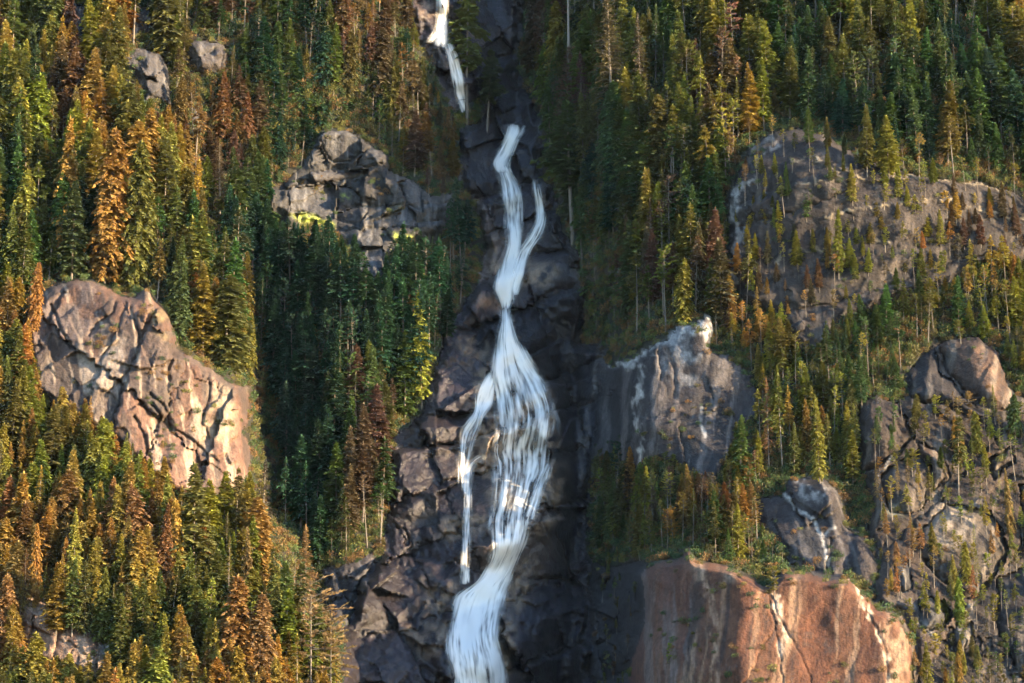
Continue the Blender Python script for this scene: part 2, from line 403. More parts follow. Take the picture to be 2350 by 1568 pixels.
# slab beside the falls with its pale crest
zone('slab', MIDS, fine=.12, seeds=[(1480, 900), (1580, 880), (1680, 890), (1400, 960), (1350, 870), (1630, 1010), (1520, 1020)], off=.25, tilt=.008, bul=1.2, rr=14, crack=.5, cr=3, joint=.45, rough=.3, rs=90, facet=4, ftilt=.004,
     base=(.125, .105, .115), alt=(.10, .095, .11), alt_p=.4, var=.1, seed=131, warp=26, edgewarp=9, flush=8)
streak(MIDS, (.24, .215, .215), 7, 200, .0, .4, .8, 15, .12)
streak(MIDS, (.06, .05, .055), 9, 220, .1, .4, .8, 16, .1)
fill([(1510, 790), (1540, 740), (1630, 715), (1640, 760), (1610, 850), (1570, 900), (1530, 860)], (.40, .40, .42), .8, 17, 10, k=.6)
brush([(1395, 838), (1449, 832), (1494, 795), (1530, 775)], 26, (.62, .60, .58), .95, 18)
fill([(1538, 735), (1600, 722), (1630, 700), (1660, 740), (1632, 775), (1600, 765), (1560, 770)], (.78, .76, .74), .8, 19, 4, -.2, .4, 10, k=.55)
brush([(1471, 840), (1468, 896), (1460, 924), (1461, 969), (1468, 1014), (1471, 1070)], 16, (.66, .63, .60), .95, 20)
brush([(1606, 930), (1609, 969), (1618, 1000)], 10, (.66, .64, .62), .95, 21)
brush([(1527, 800), (1555, 857), (1552, 912), (1561, 940)], 14, (.27, .20, .165), .8, 22)
brush([(1600, 1090), (1620, 1102), (1650, 1098)], 8, (.5, .48, .46), .8, 24)
groove([(1527, 800), (1550, 850), (1548, 912)], 4, .8, 23)

# big rust-coloured slab at the bottom
zone('lowslab', LOWS, fine=.06, flush=60, seeds=[(1520, 1420), (1660, 1430), (1900, 1450), (2050, 1500), (1850, 1530), (1570, 1300), (1960, 1400), (1500, 1560)], off=.1, tilt=.002, bul=.7, rr=16, crack=.3, cr=3, joint=.5, rough=.3, rs=110, facet=4, ftilt=.003,
     base=(.34, .15, .085), alt=(.30, .13, .075), alt_p=.4, var=.06, seed=171, warp=14)
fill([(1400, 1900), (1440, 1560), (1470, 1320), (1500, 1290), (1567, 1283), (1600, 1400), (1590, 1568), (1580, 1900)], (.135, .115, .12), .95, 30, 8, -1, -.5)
streak(LOWS, (.50, .31, .20), 8, 420, .02, .34, .85, 31, .12)
streak(LOWS, (.10, .06, .05), 9, 460, -.02, .26, .92, 32, .12)
streak(LOWS, (.20, .075, .04), 14, 500, .0, .3, .75, 39, .10)
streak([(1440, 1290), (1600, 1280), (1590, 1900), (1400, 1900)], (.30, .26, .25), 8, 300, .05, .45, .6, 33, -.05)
fill([(1580, 1290), (1690, 1305), (1680, 1345), (1600, 1340)], (.60, .43, .30), .6, 34)
brush([(1605, 1300), (1625, 1350), (1640, 1430), (1645, 1568)], 20, (.58, .38, .26), .7, 35)
brush([(1778, 1370), (1788, 1412), (1800, 1446), (1795, 1500)], 24, (.70, .56, .44), .9, 36)
brush([(1948, 1311), (1976, 1378), (2010, 1440), (2035, 1502), (2038, 1600)], 15, (.72, .60, .46), .95, 37)
fill([(2030, 1420), (2080, 1450), (2090, 1600), (2050, 1600)], (.56, .40, .26), .8, 38)
for q, pp in enumerate(([(1774, 1370), (1785, 1412), (1805, 1446), (1836, 1502), (1858, 1552), (1870, 1600)], [(1948, 1311), (1976, 1378), (2010, 1440), (2035, 1502), (2038, 1600)], [(1580, 1290), (1576, 1400), (1582, 1500)], [(1765, 1370), (1778, 1440), (1792, 1520), (1800, 1600)])):
    groove(pp, 2.2, .4, 160 + q)

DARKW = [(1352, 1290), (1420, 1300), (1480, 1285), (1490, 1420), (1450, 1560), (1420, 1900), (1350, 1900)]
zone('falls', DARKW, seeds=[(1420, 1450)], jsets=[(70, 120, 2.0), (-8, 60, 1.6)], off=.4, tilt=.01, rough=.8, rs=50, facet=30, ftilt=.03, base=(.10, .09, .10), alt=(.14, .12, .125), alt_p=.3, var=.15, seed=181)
# dark slab above it with a white vein
zone('upslab', UPS, fine=.12, seeds=[(1800, 1190), (1870, 1150), (1910, 1180), (1850, 1260), (1950, 1260), (1985, 1290)], off=.5, tilt=.015, bul=1.4, rr=12, crack=.8, cr=3, joint=.2, rough=.5, rs=40, facet=10, ftilt=.012,
     base=(.12, .10, .11), alt=(.16, .15, .155), alt_p=.35, var=.1, seed=191, warp=14)
streak(UPS, (.23, .21, .21), 7, 140, .05, .5, .6, 41, -.3)
fill([(1806, 1100), (1892, 1096), (1905, 1140), (1850, 1160)], (.62, .61, .62), .75, 42, lo=-.1, hi=.5, sc=16, k=.4)
brush([(1799, 1134), (1825, 1165), (1864, 1188), (1886, 1233), (1900, 1294)], 11, (.66, .64, .62), .95, 43)
brush([(1885, 1235), (1905, 1215), (1915, 1210)], 9, (.5, .48, .46), .8, 44)

# crags and rounded blocks on the right
F = F
blocks = [
    ([(1976, 924), (2010, 907), (2054, 924), (2082, 969), (2099, 1008), (2060, 1040), (2038, 1050), (2004, 1081), (1976, 1092), (1965, 1003)], (.20, .14, .115)),
    ([(2015, 1092), (2054, 1050), (2105, 1042), (2139, 1070), (2127, 1115), (2116, 1165), (2082, 1182), (2038, 1176)], (.25, .20, .175)),
    ([(2144, 789), (2183, 773), (2239, 773), (2296, 812), (2307, 862), (2324, 941), (2284, 945), (2217, 900), (2170, 850)], (.29, .165, .115)),
    ([(2075, 860), (2140, 800), (2165, 855), (2210, 905), (2280, 955), (2240, 960), (2150, 930), (2085, 910)], (.09, .075, .085)),
    ([(2105, 1238), (2139, 1193), (2172, 1160), (2206, 1154), (2273, 1176), (2301, 1227), (2318, 1266), (2284, 1322), (2251, 1373), (2206, 1373), (2144, 1322), (2111, 1283)], (.24, .195, .165)),
    ([(2290, 1325), (2350, 1294), (2480, 1320), (2480, 1560), (2350, 1560), (2290, 1460)], (.15, .125, .13)),
    ([(2105, 1367), (2161, 1373), (2189, 1412), (2167, 1446), (2116, 1451)], (.24, .23, .23)),
    ([(2183, 1440), (2228, 1423), (2236, 1474), (2206, 1513)], (.22, .21, .215)),
    ([(2262, 1053), (2318, 1019), (2335, 1055), (2284, 1104)], (.28, .20, .165)),
    ([(2049, 1300), (2088, 1293), (2094, 1350), (2066, 1361)], (.24, .23, .225)),
    ([(2100, 1010), (2160, 1040), (2180, 1100), (2140, 1130), (2120, 1060)], (.28, .18, .13)),
    ([(2335, 1110), (2480, 1100), (2480, 1260), (2340, 1250)], (.19, .15, .14)),
]
for q, (pl, bc) in enumerate(blocks):
    cx = sum(p[0] for p in pl) / len(pl); cy = sum(p[1] for p in pl) / len(pl)
    zone('crag', pl, seeds=[(cx, cy)], off=.3, tilt=.02, bul=6.0, rr=26, crack=.3, rough=.4, rs=90, facet=3, ftilt=.006, flush=3, fine=.12, base=bc, alt=(bc[0] * .8, bc[1] * .85, bc[2] * .95), alt_p=.5, var=.05, seed=210 + q, edgewarp=6)
zone('crag', RC, seeds=[(2200, 1200)], jsets=[(38, 260, 1.6), (-52, 300, 1.4)], jgap=.5, off=.2, tilt=.003, fine=.08, bul=1.5, rr=8, crack=1.1, joint=.08, rough=.6, rs=140, facet=14, ftilt=.012, base=(.13, .105, .10), alt=(.26, .18, .14), alt_p=.3, var=.22, seed=250, warp=16)
streak(RC, (.40, .34, .29), 8, 130, .12, .5, .55, 51, .1)
streak(RC, (.07, .06, .065), 8, 150, .15, .5, .55, 52, .1)
fill([(2150, 1160), (2210, 1155), (2240, 1200), (2200, 1260), (2140, 1260)], (.60, .50, .41), .8, 53, 14)
brush([(2015, 1092), (2040, 1062), (2050, 1048)], 9, (.62, .58, .52), .8, 57)
brush([(2066, 1300), (2075, 1350), (2110, 1420), (2150, 1470)], 14, (.36, .36, .36), .7, 58)
brush([(2240, 1380), (2200, 1440), (2205, 1500)], 16, (.40, .40, .41), .7, 59)
fill([(2200, 800), (2250, 790), (2290, 860), (2300, 920), (2240, 880)], (.34, .20, .13), .7, 54)
brush([(2262, 1260), (2235, 1235), (2205, 1248)], 5, (.05, .045, .045), .8, 55)
fill([(2030, 1150), (2080, 1170), (2070, 1195), (2030, 1190)], (.42, .42, .34), .8, 56)

# rounded dome upper right
dseeds = [(1800, 330), (1880, 335), (1740, 390), (1850, 410), (1940, 390), (2010, 430), (2130, 435), (2240, 450), (2340, 500), (1700, 470), (1780, 480), (1900, 480), (2000, 510), (2130, 510), (2250, 530), (1690, 570), (1770, 580), (1850, 590), (1960, 610), (2070, 600), (2180, 590), (1700, 650), (1780, 670), (1870, 690), (1950, 690), (1860, 760), (2450, 560)]
zone('dome', DOME, seeds=dseeds, jsets=[(72, 105, 1.0), (-18, 300, .35)], jgap=.25, off=.12, tilt=.003, fine=.12, bul=1.3, rr=12, crack=.6, joint=.1, rough=.55, rs=110, facet=12, ftilt=.007, fani=1.8, base=(.15, .12, .105), alt=(.115, .095, .10), alt_p=.4, var=.15, seed=301, warp=18)
streak(DOME, (.26, .215, .185), 8, 90, .1, .5, .5, 61, .15)
streak(DOME, (.07, .06, .065), 9, 110, .12, .5, .5, 62, .1)
brush([(1731, 410), (1695, 440), (1682, 498), (1699, 537), (1684, 580), (1682, 650)], 26, (.50, .48, .47), .85, 63, rag=.9)
brush([(1727, 340), (1770, 315), (1790, 330), (1750, 350)], 16, (.42, .38, .36), .75, 64)
for q, pp in enumerate(([(1809, 368), (1868, 362), (1928, 392), (1993, 413), (2077, 406)], [(2067, 465), (2152, 458), (2252, 477), (2306, 497), (2400, 515)], [(1963, 553), (2003, 547), (2040, 560)], [(2050, 400), (2127, 408), (2227, 420), (2290, 435)], [(1835, 420), (1900, 415), (1960, 420)], [(1895, 500), (1960, 480), (2060, 470)], [(1780, 600), (1840, 570), (1900, 580)])):
    brush(pp, 8, (.42, .35, .25), .8, 65 + q, rag=1.4, raise_=.4)  # cream ledge lines; the rim's sunlit edge is painted in too

# grey cliffs left of the falls, with yellow-green moss
cblocks = [
    [(726, 310), (748, 296), (797, 300), (828, 317), (834, 349), (807, 372), (760, 372), (740, 340)],
    [(716, 342), (735, 335), (757, 372), (709, 383)],
    [(834, 349), (853, 338), (892, 356), (888, 374), (846, 388), (814, 384)],
    [(709, 395), (846, 391), (846, 403), (818, 412), (748, 421), (719, 419)],
    [(660, 437), (691, 430), (741, 423), (769, 426), (768, 505), (741, 504), (698, 489), (663, 482)],
    [(771, 427), (811, 433), (832, 454), (828, 470), (772, 487)],
    [(773, 490), (828, 473), (846, 482), (825, 521), (772, 507)],
    [(582, 440), (621, 444), (621, 470), (577, 472)],
    [(577, 475), (620, 473), (614, 514), (579, 507)],
    [(853, 511), (885, 489), (937, 472), (958, 496), (958, 528), (920, 521), (860, 528)],
    [(909, 419), (937, 416), (972, 433), (969, 489), (941, 470)],
    [(818, 567), (877, 567), (879, 616), (860, 633), (832, 623)],
]
for q, pl in enumerate(cblocks):
    cx = sum(p[0] for p in pl) / len(pl); cy = sum(p[1] for p in pl) / len(pl)
    zone('grey', pl, seeds=[(cx, cy)], flush=4, off=.5, tilt=.03, bul=2.0, rr=7, crack=.3, rough=.4, rs=30, facet=4, ftilt=.02, base=(.215, .215, .235), alt=(.18, .17, .185), alt_p=.4, var=.08, seed=330 + q, edgewarp=3)
zone('grey', CENT, seeds=[(800, 460)], jsets=[(8, 62, .9), (82, 64, 2.0)], off=.5, tilt=.02, bul=1.4, rr=7, crack=.9, rough=.7, rs=18, facet=70, ftilt=.035, base=(.13, .125, .125), alt=(.19, .185, .19), alt_p=.35, var=.2, seed=370, warp=12)
streak(CENT, (.33, .33, .35), 5, 70, .12, .5, .6, 71)
streak(CENT, (.075, .07, .08), 6, 70, .12, .5, .6, 72)
MOSS = (.62, .74, .13)
fill([(667, 487), (698, 491), (744, 506), (769, 513), (765, 537), (726, 530), (688, 509)], MOSS, .9, 73, 4, -.4, .2, 10, False, k=.5)
fill([(881, 536), (955, 539), (951, 556), (916, 562)], MOSS, .9, 74, 4, -.4, .2, 10, False, k=.5)
fill([(780, 448), (800, 440), (800, 455), (785, 460)], MOSS, .7, 75, 3, -.4, .2, 8, k=.5)
fill([(905, 470), (930, 465), (925, 480), (900, 480)], (.5, .5, .36), .7, 76, 3, -.4, .2, 8)
fill([(850, 640), (870, 640), (868, 665), (852, 665)], MOSS, .8, 77, 3, -.4, .2, 8, False, k=.5)

# cream granite low on the left, its colour lightened to look sunlit
zone('lowleft', LOWL, jsets=[(20, 66, 1.3), (-60, 80, 1.2)], jgap=1.1, seeds=[(80, 1420), (20, 1430), (140, 1440), (190, 1500), (250, 1495), (300, 1530), (110, 1500), (30, 1520), (220, 1600), (-60, 1450), (60, 1600)], off=.6, tilt=.024, bul=1.6, rr=8, crack=1.1, rough=.5, rs=40, facet=30, ftilt=.02, base=(.42, .27, .19), alt=(.38, .22, .15), alt_p=.4, var=.1, seed=401, warp=12)
streak(LOWL, (.60, .47, .36), 8, 110, .05, .5, .6, 81, -.2)
streak(LOWL, (.16, .11, .09), 8, 110, .25, .55, .6, 82, -.2)
fill([(229, 1453), (267, 1467), (271, 1516), (253, 1537), (232, 1502)], (.42, .42, .46), .9, 83, 3, -.8, -.3)
for q, (pl, nn) in enumerate(((TOPL1, 3), (TOPL2, 6), (TOPL3, 3), (TOPL4, 2), (TOPL5, 1), (GUL1, 3), (GUL2, 5), (SM1, 1))):
    zone('grey', pl, n=nn, off=.7, tilt=.03, bul=1.8, rr=8, crack=.8, rough=.7, rs=18, facet=10, ftilt=.03, base=(.20, .19, .205) if q < 5 else (.10, .095, .11), alt=(.28, .24, .24), alt_p=.3, var=.15, seed=420 + q)
    streak(pl, (.36, .35, .37), 5, 60, .15, .5, .5, 90 + q)
    streak(pl, (.08, .075, .085), 5, 60, .15, .5, .5, 100 + q)

COL *= (1 + .26 * fbm(UU / 5, VV / 8, 900, 2))[..., None]
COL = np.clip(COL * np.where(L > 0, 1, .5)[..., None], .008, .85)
TB = np.where(blur((L > 0).astype(np.float32), 4, 1) > .98, TB + 4.0, TB)
TMIN = np.where(L > 0, T, TB)


def samp(a, u, v):
    x = np.clip((np.asarray(u) - U0) / ST, 0, NU - 1.001); y = np.clip((np.asarray(v) - V0) / ST, 0, NV - 1.001)
    j = x.astype(int); i = y.astype(int); fx = x - j; fy = y - i
    return a[i, j] * (1 - fx) * (1 - fy) + a[i, j + 1] * fx * (1 - fy) + a[i + 1, j] * (1 - fx) * fy + a[i + 1, j + 1] * fx * fy


# ------------------------------------------------------------------ materials
class NT:
    def __init__(self, name):
        self.m = bpy.data.materials.new(name); self.m.use_nodes = True
        self.t = self.m.node_tree; self.t.nodes.clear()
        self.out = self.t.nodes.new('ShaderNodeOutputMaterial')

    def n(self, typ, ins=None, **kw):
        nd = self.t.nodes.new(typ)
        for a, b in kw.items(): setattr(nd, a, b)
        for a, b in (ins or {}).items():
            if isinstance(b, bpy.types.NodeSocket): self.t.links.new(b, nd.inputs[a])
            else: nd.inputs[a].default_value = b
        return nd

    def math(self, op, a, b=None, c=None, clamp=False):
        nd = self.t.nodes.new('ShaderNodeMath'); nd.operation = op; nd.use_clamp = clamp
        for i, x in enumerate((a, b, c)):
            if x is None: continue
            if isinstance(x, bpy.types.NodeSocket): self.t.links.new(x, nd.inputs[i])
            else: nd.inputs[i].default_value = x
        return nd.outputs[0]

    def mix(self, f, a, b, mode='MIX'):
        nd = self.t.nodes.new('ShaderNodeMix'); nd.data_type = 'RGBA'; nd.blend_type = mode
        for s, x in ((nd.inputs[0], f), (nd.inputs[6], a), (nd.inputs[7], b)):
            if isinstance(x, bpy.types.NodeSocket): self.t.links.new(x, s)
            else: s.default_value = x if not isinstance(x, tuple) or len(x) == 4 else x + (1,)
        return nd.outputs[2]

    def link(self, a, b): self.t.links.new(a, b)


def rock_material():
    m = NT('weathered_granite')
    att = m.n('ShaderNodeAttribute', attribute_name='col')
    wet = m.n('ShaderNodeAttribute', attribute_name='wet')
    geo = m.n('ShaderNodeNewGeometry')
    n1 = m.n('ShaderNodeTexNoise', {'Vector': geo.outputs['Position'], 'Scale': 1.3, 'Detail': 7.0, 'Roughness': .65})
    n2 = m.n('ShaderNodeTexNoise', {'Vector': geo.outputs['Position'], 'Scale': .35, 'Detail': 5.0, 'Roughness': .6})
    v1 = m.math('MULTIPLY_ADD', n1.outputs[0], 1.3, .35)
    c = m.mix(1.0, att.outputs['Color'], m.n('ShaderNodeCombineColor', {0: v1, 1: v1, 2: v1}).outputs[0], 'MULTIPLY')
    mp = m.n('ShaderNodeMapping', {'Vector': geo.outputs['Position'], 'Scale': (1.5, .8, .09)})
    n3 = m.n('ShaderNodeTexNoise', {'Vector': mp.outputs[0], 'Scale': 1.0, 'Detail': 4.0, 'Roughness': .6, 'Distortion': .4})
    v3 = m.math('MULTIPLY_ADD', n3.outputs[0], 1.9, .05)
    c = m.mix(.75, c, m.n('ShaderNodeCombineColor', {0: v3, 1: v3, 2: v3}).outputs[0], 'MULTIPLY')
    sp = m.math('SUBTRACT', n2.outputs[0], .56)
    sp = m.math('MULTIPLY', sp, 6.0, clamp=True)
    c = m.mix(m.math('MULTIPLY', sp, .45), c, (.05, .045, .042))
    b1 = m.n('ShaderNodeBump', {'Height': n2.outputs[0], 'Strength': .4, 'Distance': 1.0})
    b2 = m.n('ShaderNodeBump', {'Height': n1.outputs[0], 'Strength': .9, 'Distance': .5, 'Normal': b1.outputs[0]})
    ro = m.math('MULTIPLY_ADD', wet.outputs['Fac'], -.75, .82)
    b = m.n('ShaderNodeBsdfPrincipled', {'Base Color': c, 'Roughness': ro, 'Normal': b2.outputs[0]})
    b.inputs['Specular IOR Level'].default_value = .35
    m.link(b.outputs[0], m.out.inputs[0])
    return m.m


def leaf_material(mass=False):
    m = NT('conifer_foliage_mass' if mass else 'conifer_foliage')
    oi = m.n('ShaderNodeObjectInfo')
    hue = m.n('ShaderNodeAttribute', attribute_name='hue', attribute_type='INSTANCER').outputs['Color'] if mass else oi.outputs['Color']
    geo = m.n('ShaderNodeNewGeometry')
    shade = m.n('ShaderNodeAttribute', attribute_name='tint')
    n1 = m.n('ShaderNodeTexNoise', {'Vector': geo.outputs['Position'], 'Scale': .55, 'Detail': 3.0})
    v = m.math('MULTIPLY_ADD', oi.outputs['Random'], .5, .75)
    v = m.math('MULTIPLY', v, m.math('MULTIPLY_ADD', n1.outputs[0], 1.1, .45))
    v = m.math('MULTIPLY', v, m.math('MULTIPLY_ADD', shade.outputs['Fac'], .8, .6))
    c = m.mix(1.0, hue, m.n('ShaderNodeCombineColor', {0: v, 1: v, 2: v}).outputs[0], 'MULTIPLY')
    hs = m.n('ShaderNodeHueSaturation', {'Hue': m.math('MULTIPLY_ADD', n1.outputs[0], .05, .475), 'Color': c})
    d = m.n('ShaderNodeBsdfPrincipled', {'Base Color': hs.outputs[0], 'Roughness': .65})
    d.inputs['Specular IOR Level'].default_value = .2
    t = m.n('ShaderNodeBsdfTranslucent', {'Color': hs.outputs[0]})
    x = m.n('ShaderNodeMixShader', {0: .28, 1: d.outputs[0], 2: t.outputs[0]})
    m.link(x.outputs[0], m.out.inputs[0])
    return m.m


def bark_material(name, c1, c2):
    m = NT(name)
    geo = m.n('ShaderNodeNewGeometry'); oi = m.n('ShaderNodeObjectInfo')
    mp = m.n('ShaderNodeMapping', {'Vector': geo.outputs['Position'], 'Scale': (4, 4, .6)})
    n1 = m.n('ShaderNodeTexNoise', {'Vector': mp.outputs[0], 'Scale': 1.5, 'Detail': 4.0})
    f_ = m.math('ADD', m.math('MULTIPLY', n1.outputs[0], .8), m.math('MULTIPLY_ADD', oi.outputs['Random'], .5, -.2), clamp=True)
    c = m.mix(f_, c1, c2)
    b = m.n('ShaderNodeBsdfPrincipled', {'Base Color': c, 'Roughness': .85})
    m.link(b.outputs[0], m.out.inputs[0])
    return m.m


def water_material():
    m = NT('falling_white_water')
    cov = m.n('ShaderNodeAttribute', attribute_name='cover')
    d = m.n('ShaderNodeBsdfDiffuse', {'Color': (.93, .93, .93, 1)})
    t = m.n('ShaderNodeBsdfTranslucent', {'Color': (.93, .93, .93, 1)})
    x = m.n('ShaderNodeMixShader', {0: .3, 1: d.outputs[0], 2: t.outputs[0]})
    tr = m.n('ShaderNodeBsdfTransparent')
    y = m.n('ShaderNodeMixShader', {0: cov.outputs['Fac'], 1: tr.outputs[0], 2: x.outputs[0]})
    m.link(y.outputs[0], m.out.inputs[0])
    return m.m


M_ROCK = rock_material()
M_LEAF = leaf_material()
M_LEAFM = leaf_material(True)
M_BARK = bark_material('grey_brown_bark', (.06, .047, .038), (.22, .19, .155))
M_DEAD = bark_material('bleached_dead_wood', (.14, .11, .085), (.34, .30, .26))
M_WATER = water_material()


# ------------------------------------------------------------------ mesh helper
def mesh(name, verts, faces, mats, smooth=True, fattr=None, cattr=None, uv=None, midx=None):
    me = bpy.data.meshes.new(name)
    faces = np.asarray(faces, np.int32)
    nf, kf = faces.shape
    me.vertices.add(len(verts)); me.vertices.foreach_set('co', np.asarray(verts, np.float32).ravel())
    me.loops.add(nf * kf); me.loops.foreach_set('vertex_index', faces.ravel())
    me.polygons.add(nf)
    me.polygons.foreach_set('loop_start', np.arange(0, nf * kf, kf, dtype=np.int32))
    me.polygons.foreach_set('use_smooth', np.full(nf, smooth, bool))
    for m in mats: me.materials.append(m)
    if midx is not None: me.polygons.foreach_set('material_index', np.asarray(midx, np.int32))
    for a, b in (fattr or {}).items():
        at = me.attributes.new(a, 'FLOAT', 'POINT'); at.data.foreach_set('value', np.asarray(b, np.float32).ravel())
    for a, b in (cattr or {}).items():
        at = me.attributes.new(a, 'FLOAT_COLOR', 'POINT')
        c = np.ones((len(verts), 4), np.float32); c[:, :3] = b
        at.data.foreach_set('color', c.ravel())
    if uv is not None:
        ul = me.uv_layers.new(name='UVMap')
        ul.data.foreach_set('uv', np.asarray(uv, np.float32)[faces.ravel()].ravel())
    me.update(); me.validate()
    return me


def obj(name, me, parent=None, **props):
    o = bpy.data.objects.new(name, me); COLL.objects.link(o)
    if parent is not None: o.parent = parent
    for a, b in props.items(): o[a] = b
    return o


# ------------------------------------------------------------------ mountainside and its rocks
def idxs(g, lo, hi, fine, coarse):
    r = [i for i in range(0, len(g)) if (lo <= g[i] <= hi and i % fine == 0) or i % coarse == 0 or i == len(g) - 1]
    return np.array(r)


ji = idxs(gu, -60, 2410, 2, 12); ii = idxs(gv, -60, 1630, 2, 12)
sub = np.ix_(ii, ji)
pv = P(UU[sub], VV[sub], TB[sub]).reshape(-1, 3)
nj = len(ji)
a = (np.arange(len(ii) - 1)[:, None] * nj + np.arange(nj - 1)[None, :]).ravel()
fc = np.stack([a, a + nj, a + nj + 1, a + 1], 1)
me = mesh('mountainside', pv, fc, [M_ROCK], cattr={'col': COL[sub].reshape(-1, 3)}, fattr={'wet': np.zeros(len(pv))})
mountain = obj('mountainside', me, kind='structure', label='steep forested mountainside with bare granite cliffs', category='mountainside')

owners = {}
PALL = P(UU, VV, T)
PBK = P(UU, VV, T + 4.5)
cell = np.zeros(L.shape, np.int32)
cell[:-1, :-1] = L[:-1, :-1]
cell[(VV > 1640) | (VV < -90) | (UU < -110) | (UU > 2460)] = 0
names = {'left': 'granite_block', 'falls': 'boulder', 'slab': 'rock_slab', 'lowslab': 'rock_slab', 'upslab': 'rock_slab', 'crag': 'crag_block', 'dome': 'dome_ledge', 'grey': 'cliff_block', 'lowleft': 'granite_block'}
order = np.argsort(cell.ravel(), kind='stable')
sc_ = cell.ravel()[order]
bounds = np.searchsorted(sc_, np.arange(1, len(pieces) + 2))
for lab in range(1, len(pieces) + 1):
    q = order[bounds[lab - 1]:bounds[lab]]
    if len(q) < 6: continue
    i, j = q // NU, q % NU
    fr = np.stack([q, q + NU, q + NU + 1, q + 1], 1)
    ed = []
    for di, dj, e0, e1 in ((-1, 0, 0, 1), (1, 0, NU, NU + 1), (0, -1, 0, NU), (0, 1, 1, NU + 1)):
        out = cell[np.clip(i + di, 0, NV - 1), np.clip(j + dj, 0, NU - 1)] != lab
        ed.append(np.stack([q[out] + e0, q[out] + e1], 1))
    ed = np.concatenate(ed)
    uq, inv = np.unique(fr.ravel(), return_inverse=True)
    ue, inve = np.unique(ed.ravel(), return_inverse=True)
    n0, n1 = len(uq), len(ue)
    vs = np.concatenate([PALL.reshape(-1, 3)[uq], PALL.reshape(-1, 3)[ue], PBK.reshape(-1, 3)[ue]])
    e2 = inve.reshape(-1, 2)
    fs = np.concatenate([inv.reshape(-1, 4), np.stack([n0 + e2[:, 0], n0 + e2[:, 1], n0 + n1 + e2[:, 1], n0 + n1 + e2[:, 0]], 1)])
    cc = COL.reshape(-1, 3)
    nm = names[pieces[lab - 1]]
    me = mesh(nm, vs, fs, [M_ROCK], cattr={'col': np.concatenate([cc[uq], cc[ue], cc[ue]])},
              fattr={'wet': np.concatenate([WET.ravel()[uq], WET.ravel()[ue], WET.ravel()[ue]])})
    obj(nm, me, mountain)

gp = 1100.0
gm = NT('valley_floor_green')
gn = gm.n('ShaderNodeTexNoise', {'Scale': .02, 'Detail': 6.0})
gb = gm.n('ShaderNodeBsdfPrincipled', {'Base Color': gm.mix(gn.outputs[0], (.03, .05, .02), (.08, .08, .035)), 'Roughness': .9})
gm.link(gb.outputs[0], gm.out.inputs[0])
obj('ground', mesh('ground', [(-gp, -gp, 0), (gp, -gp, 0), (gp, gp, 0), (-gp, gp, 0)], [(0, 1, 2, 3)], [gm.m], smooth=False), kind='structure')

# the blue air of the valley
hm = NT('valley_air')
hv = hm.n('ShaderNodeVolumePrincipled', {'Color': (.42, .66, 1.0, 1), 'Density': HAZE, 'Anisotropy': .15})
hm.link(hv.outputs[0], hm.out.inputs[1])
hx, hb, ht = gp + 60, -1.0, 420.0
obj('haze', mesh('haze', [(x, y, z) for z in (hb, ht) for x, y in ((-hx, -hx), (hx, -hx), (hx, hx), (-hx, hx))],
                 [(3, 2, 1, 0), (4, 5, 6, 7), (0, 1, 5, 4), (1, 2, 6, 5), (2, 3, 7, 6), (3, 0, 4, 7)], [hm.m], smooth=False), kind='stuff', label='thin blue haze filling the valley air', category='haze')

# ------------------------------------------------------------------ the waterfall
TNEAR = TMIN.copy()
for _ in range(4):
    TNEAR[1:-1, 1:-1] = np.minimum.reduce([TNEAR[1:-1, 1:-1], TNEAR[:-2, 1:-1], TNEAR[2:, 1:-1], TNEAR[1:-1, :-2], TNEAR[1:-1, 2:]])
TNEAR = blur(TNEAR, 9, 2)


def resample(pts, n):
    pts = np.array(pts, float)
    s = np.concatenate([[0], np.cumsum(np.hypot(*np.diff(pts, axis=0).T))])
    t = np.linspace(0, s[-1], n)
    return np.stack([np.interp(t, s, pts[:, 0]), np.interp(t, s, pts[:, 1])], 1)


fall = bpy.data.objects.new('waterfall', None)
COLL.objects.link(fall)
fall.location = P(1150, 1568, samp(TMIN, 1150, 1568))
fall['kind'] = 'structure'; fall['label'] = 'white waterfall tumbling down the granite gorge'; fall['category'] = 'waterfall'
water_mask = np.zeros(L.shape, bool)


